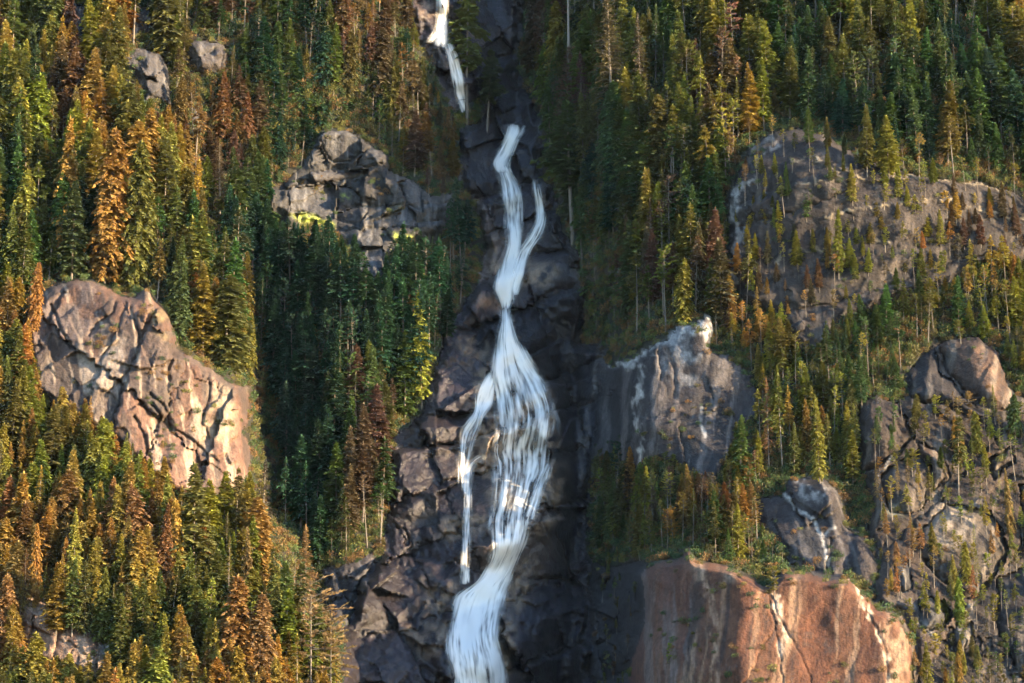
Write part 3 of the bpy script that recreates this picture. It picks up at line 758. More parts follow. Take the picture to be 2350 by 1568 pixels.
def cascade(left, right, cov, seed=1, name='cascade', label=None, fine=1.0, lift=.35):
    """White water as one finely divided sheet on the bed; its cover breaks into strands along the flow and frays at the banks."""
    lp0, rp0 = np.array(left, float), np.array(right, float)
    length = np.hypot(*np.diff(resample(left, 80), axis=0).T).sum()
    nw = max(24, int(length / 3.5))
    lp = resample(left, nw); rp = resample(right, nw)
    for arr in (lp, rp):
        for c_ in (0, 1):
            arr[:, c_] = np.convolve(np.pad(arr[:, c_], 4, mode='edge'), np.ones(9) / 9, 'valid')
    wpoly = [tuple(p) for p in lp] + [tuple(p) for p in rp[::-1]]
    w = win(wpoly, 5)
    water_mask[w] |= in_poly(wpoly, UU[w], VV[w])
    bank = np.hypot(*(rp - lp).T)
    pad = 9.0
    ns = int((bank.max() + 2 * pad) / 1.7) + 2
    x = np.linspace(0, 1, ns)
    sp = (x[None, :] * (bank[:, None] + 2 * pad) - pad)                 # distance from the left bank
    ss = sp / np.maximum(bank[:, None], 1)
    uu = lp[:, None, 0] + (rp - lp)[:, None, 0] * ss
    vv_ = lp[:, None, 1] + (rp - lp)[:, None, 1] * ss
    ww = np.linspace(0, 1, nw)[:, None] + 0 * ss
    wl = ww * length
    mean = bank.mean()
    q = ss * mean                                                        # flow lines keep their share of the width
    q = q + 5 * fbm(q / 40, wl / 110, seed + 1, 2)
    n1 = fbm(q / (13 * fine), wl / 150, seed + 11, 3)
    n2 = fbm(q / (4.5 * fine), wl / 62, seed + 22, 3)
    n3 = fbm(uu / 34, vv_ / 60, seed + 33, 3)
    n4 = fbm(q / 6, wl / 16, seed + 44, 2)
    cv = np.interp(ww, [c[0] for c in cov], [c[1] for c in cov])
    n5 = fbm(q / (2.6 * fine), wl / 34, seed + 55, 2)
    val = cv - .08 + .55 * n1 + .55 * n2 + .42 * n3 + .24 * n4 + .40 * n5
    a = .97 * sstep(-.2, 1.0, val)
    fr = min(1.0, mean / 60)
    dl = sp + 9 * fr * fbm(wl / 42, 0 * wl + 3, seed + 5, 3) + 7 * fr * n2 + 3 * n5
    dr = bank[:, None] - sp + 9 * fr * fbm(wl / 42, 0 * wl + 9, seed + 6, 3) + 7 * fr * n2 + 3 * n5
    a = a * sstep(-5, 4 + 14 * fr, dl) * sstep(-5, 4 + 14 * fr, dr)
    e0 = wl + 14 * n1 + 7 * n2; e1 = (length - wl) + 14 * n1 + 7 * n2
    a = a * sstep(-4, 26, e0) * sstep(-4, 20, e1)
    t = samp(TNEAR, uu, vv_) - lift - .25 * n1
    f_ = (np.arange(nw - 1)[:, None] * ns + np.arange(ns - 1)[None, :]).ravel()
    f_ = np.stack([f_, f_ + ns, f_ + ns + 1, f_ + 1], 1)
    af = a.ravel()
    f_ = f_[af[f_].max(1) > .015]
    us, inv = np.unique(f_.ravel(), return_inverse=True)
    me = mesh(name, P(uu, vv_, t).reshape(-1, 3)[us], inv.reshape(-1, 4), [M_WATER], fattr={'cover': af[us]})
    o = obj(name, me)
    o.parent = fall
    o.matrix_parent_inverse = Matrix.Translation(-fall.location)
    if label: o['label'] = label
    return o


cascade([(1000, -90), (1003, 0), (1000, 60), (988, 82), (976, 102)], [(1030, -90), (1026, 0), (1028, 60), (1030, 85), (1028, 118)], [(0, 1.0), (1, .95)], seed=1, fine=.7, label='topmost narrow chute of the falls')
cascade([(1018, 95), (1030, 135), (1038, 180), (1043, 215), (1060, 262)], [(1032, 95), (1050, 130), (1066, 180), (1068, 215), (1082, 262)], [(0, .9), (.6, .8), (1, .7)], seed=2, fine=.7)
cascade([(1168, 280), (1165, 300), (1155, 325), (1140, 350), (1126, 378), (1138, 400)], [(1200, 284), (1206, 300), (1190, 320), (1184, 345), (1166, 380), (1170, 402)], [(0, .9), (1, 1.0)], seed=3, fine=.7)
cascade([(1136, 376), (1143, 390), (1152, 430), (1158, 470), (1157, 530), (1162, 560), (1150, 600), (1138, 640), (1132, 665), (1144, 686), (1153, 714)], [(1166, 376), (1172, 390), (1192, 425), (1200, 470), (1197, 510), (1200, 550), (1195, 590), (1190, 620), (1186, 650), (1180, 686), (1167, 714)], [(0, 1.0), (.3, .8), (.5, .7), (.65, .95), (.9, 1.15), (1, .8)], seed=4, fine=.7)
cascade([(1222, 405), (1225, 430), (1232, 470), (1235, 505), (1215, 545), (1192, 575), (1180, 610), (1165, 680)], [(1238, 408), (1237, 440), (1248, 470), (1251, 510), (1240, 540), (1217, 575), (1206, 620), (1186, 682)], [(0, .85), (.3, .9), (1, 1.0)], seed=5, fine=.7)
cascade([(1153, 702), (1152, 718), (1147, 745), (1135, 790), (1130, 837), (1126, 870), (1130, 940), (1134, 991), (1124, 1044), (1132, 1060), (1132, 1144), (1120, 1203), (1126, 1280), (1097, 1333), (1046, 1368), (1028, 1428), (1023, 1487), (1040, 1600), (1046, 1700)],
        [(1168, 702), (1170, 718), (1189, 772), (1219, 826), (1254, 879), (1276, 938), (1270, 985), (1260, 1032), (1256, 1075), (1241, 1103), (1223, 1174), (1211, 1233), (1188, 1292), (1164, 1351), (1150, 1410), (1144, 1457), (1158, 1516), (1166, 1600), (1180, 1700)],
        [(0, 1.1), (.1, 1.05), (.17, .75), (.24, .5), (.33, .42), (.42, .5), (.52, .75), (.62, .95), (.75, 1.0), (.85, .85), (1, .9)], seed=6, label='main fan of the falls spreading over the buttress')
cascade([(1128, 845), (1115, 862), (1092, 902), (1090, 945), (1068, 970), (1055, 985), (1052, 1060), (1055, 1130)], [(1136, 880), (1130, 930), (1112, 945), (1105, 960), (1098, 985), (1085, 1020), (1072, 1075), (1070, 1140)], [(0, .7), (.4, .6), (.7, .42), (1, .45)], seed=7, fine=.7, label='thin side strands left of the main fall')
cascade([(1110, 1040), (1080, 1055), (1066, 1080), (1064, 1174), (1062, 1233), (1060, 1345)], [(1128, 1044), (1094, 1062), (1082, 1082), (1080, 1174), (1079, 1233), (1080, 1345)], [(0, .62), (.4, .7), (1, .62)], seed=8, fine=.7, label='slim straight strand left of the main fall')
cascade([(1258, 1055), (1245, 1078), (1228, 1120), (1205, 1190)], [(1270, 1060), (1260, 1090), (1246, 1130), (1225, 1200)], [(0, .75), (1, .7)], seed=9, fine=.7)
cascade([(1262, 930), (1274, 960), (1278, 1000)], [(1272, 930), (1284, 965), (1288, 1010)], [(0, .55), (1, .45)], seed=10, fine=.7)

# ------------------------------------------------------------------ tree prototypes
def tube(pts, rad, sides=6):
    vs, fs = [], []
    for q, (p, r) in enumerate(zip(pts, rad)):
        for s in range(sides):
            an = 2 * math.pi * s / sides
            vs.append((p[0] + r * math.cos(an), p[1] + r * math.sin(an), p[2]))
        if q:
            for s in range(sides):
                a = (q - 1) * sides + s; b = (q - 1) * sides + (s + 1) % sides
                fs.append((a, b, b + sides, a + sides))
    return vs, fs


def rod(p, q, r0, r1):
    """three-sided tapering stick"""
    d = Vector(q) - Vector(p)
    a = d.orthogonal().normalized(); b = d.cross(a).normalized()
    vs, fs = [], []
    for c, r in ((Vector(p), r0), (Vector(q), r1)):
        for s in range(3):
            an = 2.094 * s
            vs.append(tuple(c + a * (r * math.cos(an)) + b * (r * math.sin(an))))
    for s in range(3):
        t = (s + 1) % 3
        fs.append((s, t, t + 3, s + 3))
    return vs, fs


def make_tree(seed, H=20.0, cb=.15, width=3.2, prof=None, whorl=.42, nb=(5, 8), up=.1, droop=.5, spl=.75, spw=.30, dens=1.0, gap=0.0, bend=.25, trunk_r=.22, sticks=False, dead_low=6, asym=0.0, tuft=False):
    r = random.Random(seed)
    pr = prof or (lambda t: (1 - t) ** .85 * min(1, .45 + 2.4 * t))
    ph = r.uniform(0, 6.28); b1 = bend * r.uniform(.5, 1)

    def axis(z):
        t = z / H
        return (b1 * math.sin(2.2 * t + ph) - b1 * math.sin(ph), b1 * math.cos(1.7 * t + ph) - b1 * math.cos(ph))
    zs = [H * q / 9 for q in range(10)]
    tv, tf = tube([(axis(z)[0], axis(z)[1], z if q else -1.2) for q, z in enumerate(zs)], [trunk_r * (1 - .93 * (z / H)) for z in zs])
    cv, cf, ct = [], [], []

    def stick(p, q, r0, r1):
        v, f_ = rod(p, q, r0, r1)
        n = len(tv)
        tv.extend(v); tf.extend(tuple(i + n for i in x) for x in f_)

    def leaf(p, d, n, ln, wd, tint):
        s = d.cross(n)
        if s.length < 1e-4: return
        s = s.normalized() * wd
        m = p + d * (ln * .42)
        a = len(cv)
        e = p + d * ln
        dz = n * (wd * r.uniform(-.5, .5))
        cv.extend((tuple(p), tuple(m + s + dz), tuple(e), tuple(m - s - dz)))
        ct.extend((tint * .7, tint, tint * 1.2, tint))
        cf.append((a, a + 1, a + 2, a + 3))

    z = cb * H
    bias = r.uniform(0, 6.28)
    while z < H * .985:
        t = (z - cb * H) / (H * (1 - cb))
        rad = width * pr(t)
        if r.random() >= gap:
            lump = r.uniform(.72, 1.18)
            for q in range(r.randint(*nb)):
                az = r.uniform(0, 6.283)
                Lb = rad * lump * r.uniform(.55, 1.12) * (1 + asym * math.cos(az - bias))
                if Lb < .15: Lb = .15
                ax, ay = axis(z)
                o = Vector((ax, ay, z + r.uniform(-.2, .2)))
                out = Vector((math.cos(az), math.sin(az), 0))
                e0 = up + .75 * t + r.uniform(-.15, .15)
                ns = max(2, int(Lb / (.20 / dens)))
                tint_b = r.uniform(.45, 1.15)
                last = o
                for s_ in range(ns + 1):
                    x = (s_ + .35) / (ns + 1)
                    p = o + out * (Lb * x) + Vector((0, 0, Lb * (e0 * x - droop * x * x)))
                    if sticks and s_ % 2 == 0:
                        stick(last, p, .035 * (1.2 - x), .035 * (1.1 - x)); last = p
                    if x < .22 and Lb > 1.2 and not tuft: continue
                    if tuft and x < .5 and Lb > 1.0: continue
                    for side in ((-1, 1) if not tuft else (-1, 1, 0)):
                        an = az + side * r.uniform(.35, 1.2)
                        d = Vector((math.cos(an), math.sin(an), (e0 - 2 * droop * x) * .6 + r.uniform(-.45, .25) + (.5 if tuft else 0))).normalized()
                        nn = Vector((r.uniform(-.6, .6), r.uniform(-.6, .6), 1)).normalized()
                        ln = spl * r.uniform(.6, 1.25) * (1.12 - .45 * x) * (.55 + .45 * min(1, Lb / 1.6))
                        leaf(p, d, nn, ln, spw * r.uniform(.7, 1.2) * ln / spl, tint_b * r.uniform(.75, 1.2))
        z += whorl * r.uniform(.7, 1.3) * (1.15 - .5 * t)
    # a leading shoot
    tx, ty = axis(H)
    for q in range(5):
        leaf(Vector((tx, ty, H - .9 + .15 * q)), Vector((r.uniform(-.25, .25), r.uniform(-.25, .25), 1)).normalized(), Vector((r.uniform(-1, 1), r.uniform(-1, 1), .1)).normalized(), .9, .12, .9)
    for q in range(dead_low):
        z = r.uniform(.08, max(.12, cb * 1.2)) * H
        az = r.uniform(0, 6.28); ln = r.uniform(.3, 1.0) * width * .5
        ax, ay = axis(z)
        stick((ax, ay, z), (ax + ln * math.cos(az), ay + ln * math.sin(az), z - .2 * ln), .04, .012)
    return (tv, tf), (cv, cf, ct)


def make_shrub(seed, Rr=1.0, n=260, flat=.8):
    r = random.Random(seed)
    cv, cf, ct, tv, tf = [], [], [], [], []
    lob = [(Vector((r.uniform(-.6, .6), r.uniform(-.6, .6), r.uniform(.25, .8) * flat)), r.uniform(.3, .55)) for _ in range(6)]
    for c, _ in lob:
        v, f_ = rod((0, 0, -.3), tuple(c), .04, .012)
        k_ = len(tv); tv.extend(v); tf.extend(tuple(i + k_ for i in x) for x in f_)
    for q in range(n):
        c, rr_ = r.choice(lob)
        d = Vector((r.gauss(0, 1), r.gauss(0, 1), r.gauss(0, 1))).normalized()
        p = c + d * rr_ * r.uniform(.5, 1.05)
        e = (d + Vector((r.uniform(-.8, .8), r.uniform(-.8, .8), r.uniform(-.5, .8)))).normalized()
        s = e.cross(Vector((r.uniform(-1, 1), r.uniform(-1, 1), r.uniform(-1, 1)))).normalized()
        ln, wd = r.uniform(.12, .26), r.uniform(.05, .1)
        a = len(cv)
        cv.extend((tuple(p), tuple(p + e * ln * .5 + s * wd), tuple(p + e * ln), tuple(p + e * ln * .5 - s * wd)))
        tt = r.uniform(.5, 1.2); ct.extend((tt,) * 4)
        cf.append((a, a + 1, a + 2, a + 3))
    return (tv, tf), (cv, cf, ct)


conic = lambda t: (1 - t) ** .85 * min(1, .45 + 2.4 * t)
column = lambda t: min(1, .5 + 2 * t) * (1 - t) ** .5
pinep = lambda t: (.35 + 1.5 * t) * (1 - t) ** .45 if t < .6 else (1 - t) ** .5 * 1.15
KINDS = {}


def proto(kind, H, specs, bark=M_BARK):
    out = []
    for sd, kw in specs:
        (tv, tf), (cv, cf, ct) = make_tree(sd, H=H, **kw)
        tm = mesh('trunk', tv, tf, [bark], smooth=True)
        cm = mesh('crown', cv, cf, [M_LEAF], smooth=False, fattr={'tint': ct}) if cf else None
        jm = mesh('conifer', tv + cv, np.concatenate([np.array(tf), np.array(cf) + len(tv)]), [bark, M_LEAFM], smooth=False,
                  fattr={'tint': [1.0] * len(tv) + ct}, midx=[0] * len(tf) + [1] * len(cf))
        out.append((tm, cm, jm))
    KINDS[kind] = (H, out)


proto('fir', 20, [(s, dict(cb=.08 + .05 * (s % 3), width=3.8 + .4 * (s % 2), droop=.55, up=.12, spl=.95, spw=.32)) for s in (1, 2, 3, 4)])
proto('cedar', 20, [(s, dict(cb=.05, width=3.9, prof=column if s % 2 else conic, droop=.95, up=.25, spl=.95, spw=.32, whorl=.4, nb=(5, 9), asym=.15)) for s in (11, 12, 13)])
proto('hemlock', 20, [(s, dict(cb=.38 + .07 * (s % 3), width=3.1, droop=.6, whorl=.5, nb=(4, 7), spl=.95, spw=.3, gap=.12, asym=.3, dead_low=16, bend=.4, trunk_r=.2)) for s in (21, 22, 23, 24)])
proto('pine', 20, [(s, dict(cb=.52 + .06 * (s % 3), width=2.7, prof=pinep, droop=.15, up=.05, whorl=.75, nb=(4, 6), gap=.1, asym=.4, tuft=True, spl=.85, spw=.24, dead_low=14, bend=.55, trunk_r=.19, sticks=True)) for s in (31, 32, 33, 34)])
proto('shortpine', 8, [(s, dict(cb=.25, width=1.9, prof=pinep, droop=.1, up=.15, whorl=.42, nb=(4, 7), gap=.05, asym=.4, tuft=True, spl=.62, spw=.2, dead_low=5, bend=.35, trunk_r=.13, sticks=True)) for s in (41, 42, 43)])
proto('dying', 20, [(s, dict(cb=.22, width=3.0, droop=.55, up=.1, whorl=.5, nb=(5, 8), dens=.75, spl=.6, spw=.12, sticks=True, dead_low=14, gap=.05)) for s in (51, 52, 53)])
proto('umbrella', 20, [(61, dict(cb=.25, width=4.2, prof=lambda t: .35 + .65 * (1 - abs(t - .35)) if t < .93 else .55, droop=.12, up=-.12, whorl=1.25, nb=(4, 7), dens=1.1, spl=.8, spw=.2, sticks=True, gap=.0, asym=.55, bend=.5, tuft=True))])
proto('snag', 20, [(s, dict(cb=.25, width=1.0, prof=lambda t: .8 * (1 - t) + .1, whorl=.8, nb=(1, 3), dens=.5, spl=.3, spw=.025, sticks=True, dead_low=14, trunk_r=.26)) for s in (71, 72)], bark=M_DEAD)
SHRUB = []
for s in (81, 82, 83, 84):
    (tv, tf), (cv, cf, ct) = make_shrub(s)
    SHRUB.append((mesh('stems', tv, tf, [M_BARK]), mesh('leaves', cv, cf, [M_LEAF], smooth=False, fattr={'tint': ct}),
                  mesh('shrub', tv + cv, np.concatenate([np.array(tf), np.array(cf) + len(tv)]), [M_BARK, M_LEAFM], smooth=False, fattr={'tint': [1.0] * len(tv) + ct}, midx=[0] * len(tf) + [1] * len(cf))))

HUE = {
    'dark green': (.026, .062, .034), 'green': (.058, .092, .032), 'olive': (.100, .106, .030), 'yellow-green': (.165, .165, .034),
    'golden': (.25, .172, .044), 'rust-orange': (.185, .115, .046), 'brown': (.105, .075, .046), 'grey-brown': (.13, .105, .08), 'tan': (.19, .14, .07),  # golden is pitched up to carry the sunlit glow
}

# ------------------------------------------------------------------ where the trees stand
# hand-placed trees: kind, hue, u, top, foot, width factor, what singles it out
HAND = [  # golds on the left include the sunlight falling on the trees
    ('cedar', 'golden', 150, 262, 600, .75, 'tall golden-brown cedar rising over the trees above the left pink outcrop'),
    ('cedar', 'golden', 240, 290, 650, .9, 'broad golden cedar standing right above the crest of the left pink outcrop'),
    ('cedar', 'olive', 305, 315, 665, .8, 'olive cedar right of the broad golden one above the pink outcrop'),
    ('fir', 'olive', 455, 480, 740, 1.0, 'olive fir with slim tip high on the left ridge edge'),
    ('fir', 'green', 525, 545, 800, 1.0, 'pointed green fir leaning over the dark gully beside the pink outcrop'),
    ('cedar', 'olive', 515, 630, 845, 1.7, 'wide bushy olive cedar at the right end of the pink outcrop crest'),
    ('hemlock', 'golden', 455, 590, 770, 1.2, 'golden sparse hemlock left of the wide bushy cedar on the outcrop'),
    ('cedar', 'golden', 78, 600, 760, .8, 'small yellow-gold cedar at the left end of the pink outcrop crest'),
    ('dying', 'brown', 1300, 100, 330, 1.5, 'dying brown spruce with bare twigs right of the upper falls'),
    ('dying', 'brown', 1335, 110, 340, 1.3, 'second dying brown spruce leaning close to the bleached snag'),
    ('hemlock', 'olive', 1072, -80, 285, 1.15, 'tall olive hemlock just right of the uppermost chute of the falls'),
    ('hemlock', 'green', 1118, 110, 300, 1.6, 'broad green hemlock right of the tall olive one beside the upper falls'),
    ('snag', 'grey-brown', 1310, -120, 250, 1.2, 'thick bleached dead trunk reaching out of the picture top'),
    ('hemlock', 'olive', 1315, 218, 545, 1.7, 'tall hemlock with yellowish tip right of the twin falls'),
    ('dying', 'brown', 1408, -30, 330, 1.3, 'very large reddish-brown spruce near the top right of the falls'),
    ('dying', 'brown', 1475, 20, 300, .9, 'slender brown spruce right of the very large brown one'),
    ('fir', 'green', 1370, 490, 735, 1.0, 'green fir right of the lower twin falls, left of two'),
    ('fir', 'green', 1450, 505, 735, 1.0, 'green fir right of the lower twin falls, right of two'),
    ('fir', 'yellow-green', 968, 668, 930, .75, 'bright yellow-green fir left of the fall above the buttress'),  # sunlit yellow put into its hue
    ('fir', 'dark green', 765, 820, 1090, 1.0, 'dark green fir in the middle of the shaded gully wood'),
    ('hemlock', 'green', 875, 1008, 1225, 1.2, 'green fir on a pale bare trunk at the edge of the buttress'),
    ('dying', 'grey-brown', 600, 1062, 1340, 1.1, 'grey-brown dying spruce against the dark gully at lower left'),
    ('dying', 'rust-orange', 695, 1213, 1470, 1.2, 'rust-topped dying spruce standing alone in the dark gully mouth'),
    ('snag', 'grey-brown', 668, 1265, 1420, .35, 'thin leaning bare pole in front of the dark gully'),
    ('cedar', 'rust-orange', 567, 1210, 1440, .5, 'narrow rust-orange column of a cedar at lower left'),
    ('umbrella', 'tan', 712, 1343, 1640, 1.0, 'pale tan pine with flat layered boughs at the gully mouth'),
    ('umbrella', 'tan', 760, 1410, 1660, .8, 'smaller tan pine with layered boughs right of the pale one'),
    ('fir', 'yellow-green', 655, 1358, 1590, 1.2, 'bright yellow-green fir left of the pale layered pine'),
    ('fir', 'olive', 625, 1345, 1560, .9, 'olive fir left of the bright one at the lower gully edge'),
    ('fir', 'olive', 440, 1068, 1370, 1.2, 'large olive fir below the pink outcrop'),
    ('cedar', 'rust-orange', 372, 1160, 1390, .8, 'rust-red cedar left of the large olive fir below the outcrop'),
    ('cedar', 'golden', 410, 1150, 1370, .7, 'golden cedar between the rust-red cedar and the large fir'),
    ('cedar', 'golden', 82, 1205, 1390, .55, 'narrow golden-yellow cedar near the left edge'),
    ('fir', 'yellow-green', 165, 1172, 1400, .7, 'slim yellow-green fir above the cream rock at lower left'),
    ('cedar', 'rust-orange', 530, 1330, 1600, 1.2, 'broad orange cedar at the bottom left of the gully'),
    ('cedar', 'rust-orange', 590, 1370, 1640, 1.1, 'second broad orange cedar right of the first at the bottom'),
    ('fir', 'yellow-green', 1990, 238, 400, 1.0, 'bright yellow-green fir at the dome rim, left of a pair'),
    ('fir', 'yellow-green', 2040, 262, 410, 1.4, 'bright yellow-green fir at the dome rim, right of a pair'),
    ('pine', 'golden', 2110, 300, 425, 1.0, 'golden-brown pine on the rim right of the bright pair'),
    ('pine', 'olive', 2190, 265, 420, 1.4, 'broad olive pine behind the lit rim of the dome'),
    ('fir', 'yellow-green', 1925, 474, 640, .75, 'slender yellow-green fir standing in the middle of the dome'),
    ('hemlock', 'olive', 1712, 552, 730, 1.0, 'olive hemlock at the left foot of the dome by the white streak'),
    ('fir', 'yellow-green', 1882, 912, 1110, .7, 'narrow bright green fir in the stand below the dome'),
    ('fir', 'green', 1700, 955, 1135, 1.1, 'bushy green fir at the right edge of the pale-crested slab'),
    ('dying', 'rust-orange', 1765, 868, 1090, .8, 'rusty dying spruce at the left end of the stand below the dome'),
    ('hemlock', 'olive', 1797, 858, 1090, .9, 'olive hemlock just right of the rusty dying spruce'),
    ('shortpine', 'yellow-green', 1777, 1303, 1372, 1.4, 'small bright pine growing from a crack in the rust slab'),
    ('shortpine', 'yellow-green', 1533, 1478, 1535, .7, 'tiny yellow tree alone on the dark left part of the bottom slab'),
    ('shortpine', 'yellow-green', 2282, 1366, 1445, 1.0, 'small bright pine on a thin trunk at lower right'),
    ('hemlock', 'rust-orange', 2236, 1298, 1415, .8, 'thin rusty tree left of the small bright pine at lower right'),
    ('fir', 'yellow-green', 2130, 1478, 1610, .9, 'yellow-green fir at the bottom edge right of the rust slab'),
    ('dying', 'rust-orange', 2088, 1178, 1310, .8, 'rust-orange dying tree between the rounded grey blocks'),
    ('hemlock', 'olive', 2200, 940, 1140, .9, 'tall olive hemlock on the crags at right'),
    ('cedar', 'rust-orange', 2318, 1076, 1230, .5, 'rust-orange narrow cedar near the right edge'),
    ('pine', 'dark green', 1415, 1018, 1170, 1.3, 'dark spreading pine at the foot of the pale-crested slab'),
    ('pine', 'yellow-green', 1975, 765, 890, .9, 'small bright pine in front of the dark wall below the dome'),
    ('snag', 'grey-brown', 1887, 800, 930, .8, 'bare dead snag with stub branches in the stand below the dome'),
    ('shortpine', 'olive', 2205, 735, 790, 1.3, 'low spreading pine on top of the brown rounded crag'),
    ('fir', 'yellow-green', 1725, 555, 700, .6, 'yellow-green fir by the foot of the white streak'),
]
# stands: name used in labels, outline of where the feet stand, spacing, height range (grid units), kinds, hues, may stand on rock
STANDS = [  # hue weights also paint in sunlit gold and gully shade
    ('upper left wood', [(-350, -120), (420, -120), (420, 260), (330, 330), (-350, 330)], 46, (130, 230), dict(fir=4, cedar=3, hemlock=3, dying=.5), {'olive': 6, 'green': 4, 'brown': 1.5, 'golden': .8, 'yellow-green': 1.5}, 0),
    ('ridge above the pink outcrop', [(-350, 330), (330, 330), (420, 480), (560, 760), (570, 880), (400, 790), (340, 650), (200, 635), (90, 660), (40, 740), (-350, 740)], 42, (130, 250), dict(fir=4, cedar=4, hemlock=2), {'olive': 5, 'golden': 4.5, 'green': 1.5, 'yellow-green': 2, 'rust-orange': .8}, 0),
    ('wood left of the pink outcrop', [(-350, 740), (40, 740), (60, 900), (330, 1100), (400, 1160), (300, 1250), (-350, 1250)], 38, (110, 210), dict(fir=4, cedar=4, hemlock=1.5, dying=.7), {'golden': 6, 'olive': 3.5, 'yellow-green': 3, 'rust-orange': 2}, .5),
    ('lower left wood', [(-350, 1250), (300, 1250), (480, 1160), (560, 1110), (600, 1330), (700, 1500), (760, 1568), (760, 1800), (-350, 1800)], 37, (120, 220), dict(fir=4, cedar=4, hemlock=1.5, dying=.7), {'golden': 9, 'olive': 1, 'yellow-green': 3, 'rust-orange': 4}, .4),
    ('wood above the grey mossy cliffs', [(420, -160), (960, -160), (1000, 130), (1050, 270), (1060, 420), (900, 400), (880, 340), (740, 290), (700, 390), (580, 430), (440, 420), (330, 330), (420, 200)], 37, (95, 175), dict(hemlock=5, fir=2, pine=2, cedar=1.5, dying=1.2), {'brown': 4.5, 'olive': 3, 'dark green': 3, 'rust-orange': .4, 'green': 2, 'golden': .4}, 0),
    ('grey mossy cliffs', [(590, 400), (1050, 440), (1100, 540), (1060, 640), (840, 650), (620, 560)], 46, (40, 95), dict(hemlock=3, pine=2, fir=2), {'green': 3, 'dark green': 2, 'brown': 2, 'olive': 1}, .6),
    ('shaded gully wood', [(470, 470), (580, 520), (640, 560), (840, 640), (1080, 600), (1060, 700), (1000, 830), (960, 930), (890, 1010), (880, 1260), (790, 1330), (720, 1300), (650, 1200), (640, 950), (590, 800)], 38, (130, 215), dict(fir=5, hemlock=4, pine=1, dying=.4), {'dark green': 6, 'green': 4, 'olive': 1, 'brown': .7}, .3),
    ('wood right of the falls', [(1215, -160), (1700, -160), (1700, 330), (1660, 480), (1670, 650), (1720, 780), (1640, 800), (1560, 740), (1480, 800), (1390, 790), (1345, 690), (1300, 520), (1260, 400), (1265, 280), (1215, 200)], 37, (125, 210), dict(fir=4, hemlock=4, pine=1.5, cedar=.7, dying=.7), {'dark green': 1, 'green': 5, 'olive': 4.5, 'yellow-green': 2.5, 'brown': .7}, 0),
    ('upper right wood', [(1700, -160), (2700, -160), (2700, 480), (2350, 440), (2230, 410), (2060, 390), (1930, 330), (1830, 285), (1720, 330)], 40, (120, 215), dict(fir=5, hemlock=3, pine=1.5), {'dark green': 1, 'green': 5, 'olive': 5, 'yellow-green': 3.5, 'golden': .2}, 0),
    ('dome', [(1670, 350), (1830, 310), (1950, 360), (2320, 460), (2600, 540), (2600, 660), (2300, 640), (2050, 700), (1800, 760), (1690, 690)], 40, (55, 120), dict(pine=3, fir=4, shortpine=1.5, hemlock=1.5), {'olive': 3, 'yellow-green': 5, 'golden': 1.5, 'green': 1, 'brown': .6}, 1),
    ('stand below the dome', [(1640, 700), (1760, 760), (1900, 780), (1960, 690), (2060, 690), (2280, 600), (2600, 660), (2600, 950), (2330, 900), (2290, 800), (2180, 765), (2080, 850), (2060, 910), (1990, 900), (1960, 1000), (1985, 1130), (1900, 1100), (1740, 1110), (1750, 900), (1680, 810)], 36, (70, 150), dict(fir=4, pine=3, hemlock=3, dying=.5), {'green': 2.5, 'yellow-green': 5, 'olive': 3, 'golden': 1}, .45),
    ('bench above the rust slab', [(1375, 1080), (1470, 1075), (1600, 1100), (1740, 1110), (1730, 1190), (1760, 1240), (1850, 1310), (1790, 1320), (1680, 1300), (1590, 1270), (1480, 1290), (1380, 1290), (1360, 1150)], 27, (75, 150), dict(fir=3, pine=3, hemlock=2, shortpine=2, dying=.5), {'green': 3, 'dark green': 1.5, 'olive': 3.5, 'brown': 1, 'golden': .8, 'yellow-green': 1.5, 'rust-orange': .5}, .3),
    ('crags on the right', [(1990, 950), (2100, 940), (2330, 960), (2600, 1050), (2600, 1700), (2110, 1700), (2090, 1450), (2020, 1380), (2010, 1120)], 38, (60, 130), dict(pine=2, shortpine=3, hemlock=2, cedar=1, dying=.4), {'olive': 4, 'golden': 1.5, 'rust-orange': 1, 'yellow-green': 4, 'green': .8}, 1),
    ('dark wall left of the rust slab', [(1370, 1300), (1460, 1310), (1440, 1560), (1400, 1650), (1370, 1650)], 40, (40, 80), dict(shortpine=3, hemlock=1), {'brown': 2, 'olive': 2, 'rust-orange': 1}, 1),
]
CLEAR = blur(((L > 0)).astype(np.float32), 4, 1)
CLEARW = blur(water_mask.astype(np.float32), 6, 1)
fallsrock = blur(in_poly(FALLS, UU, VV).astype(np.float32), 4, 1)
trees = []     # dict per tree
r_ = random.Random(5)


def wpick(d):
    x = r_.random() * sum(d.values())
    for a, b in d.items():
        x -= b
        if x <= 0: return a
    return a


WARM = ['dark green', 'green', 'olive', 'yellow-green', 'golden', 'brown', 'rust-orange', 'grey-brown']


def hpick(d, a, b):
    ks = [k_ for k_ in WARM if k_ in d]
    x = float(np.clip(.5 + .95 * fbm(np.array([a / 170.]), np.array([b / 170.]), 777, 2)[0] + r_.gauss(0, .13), 0, .999)) * sum(d.values())
    for k_ in ks:
        x -= d[k_]
        if x <= 0: return k_
    return ks[-1]


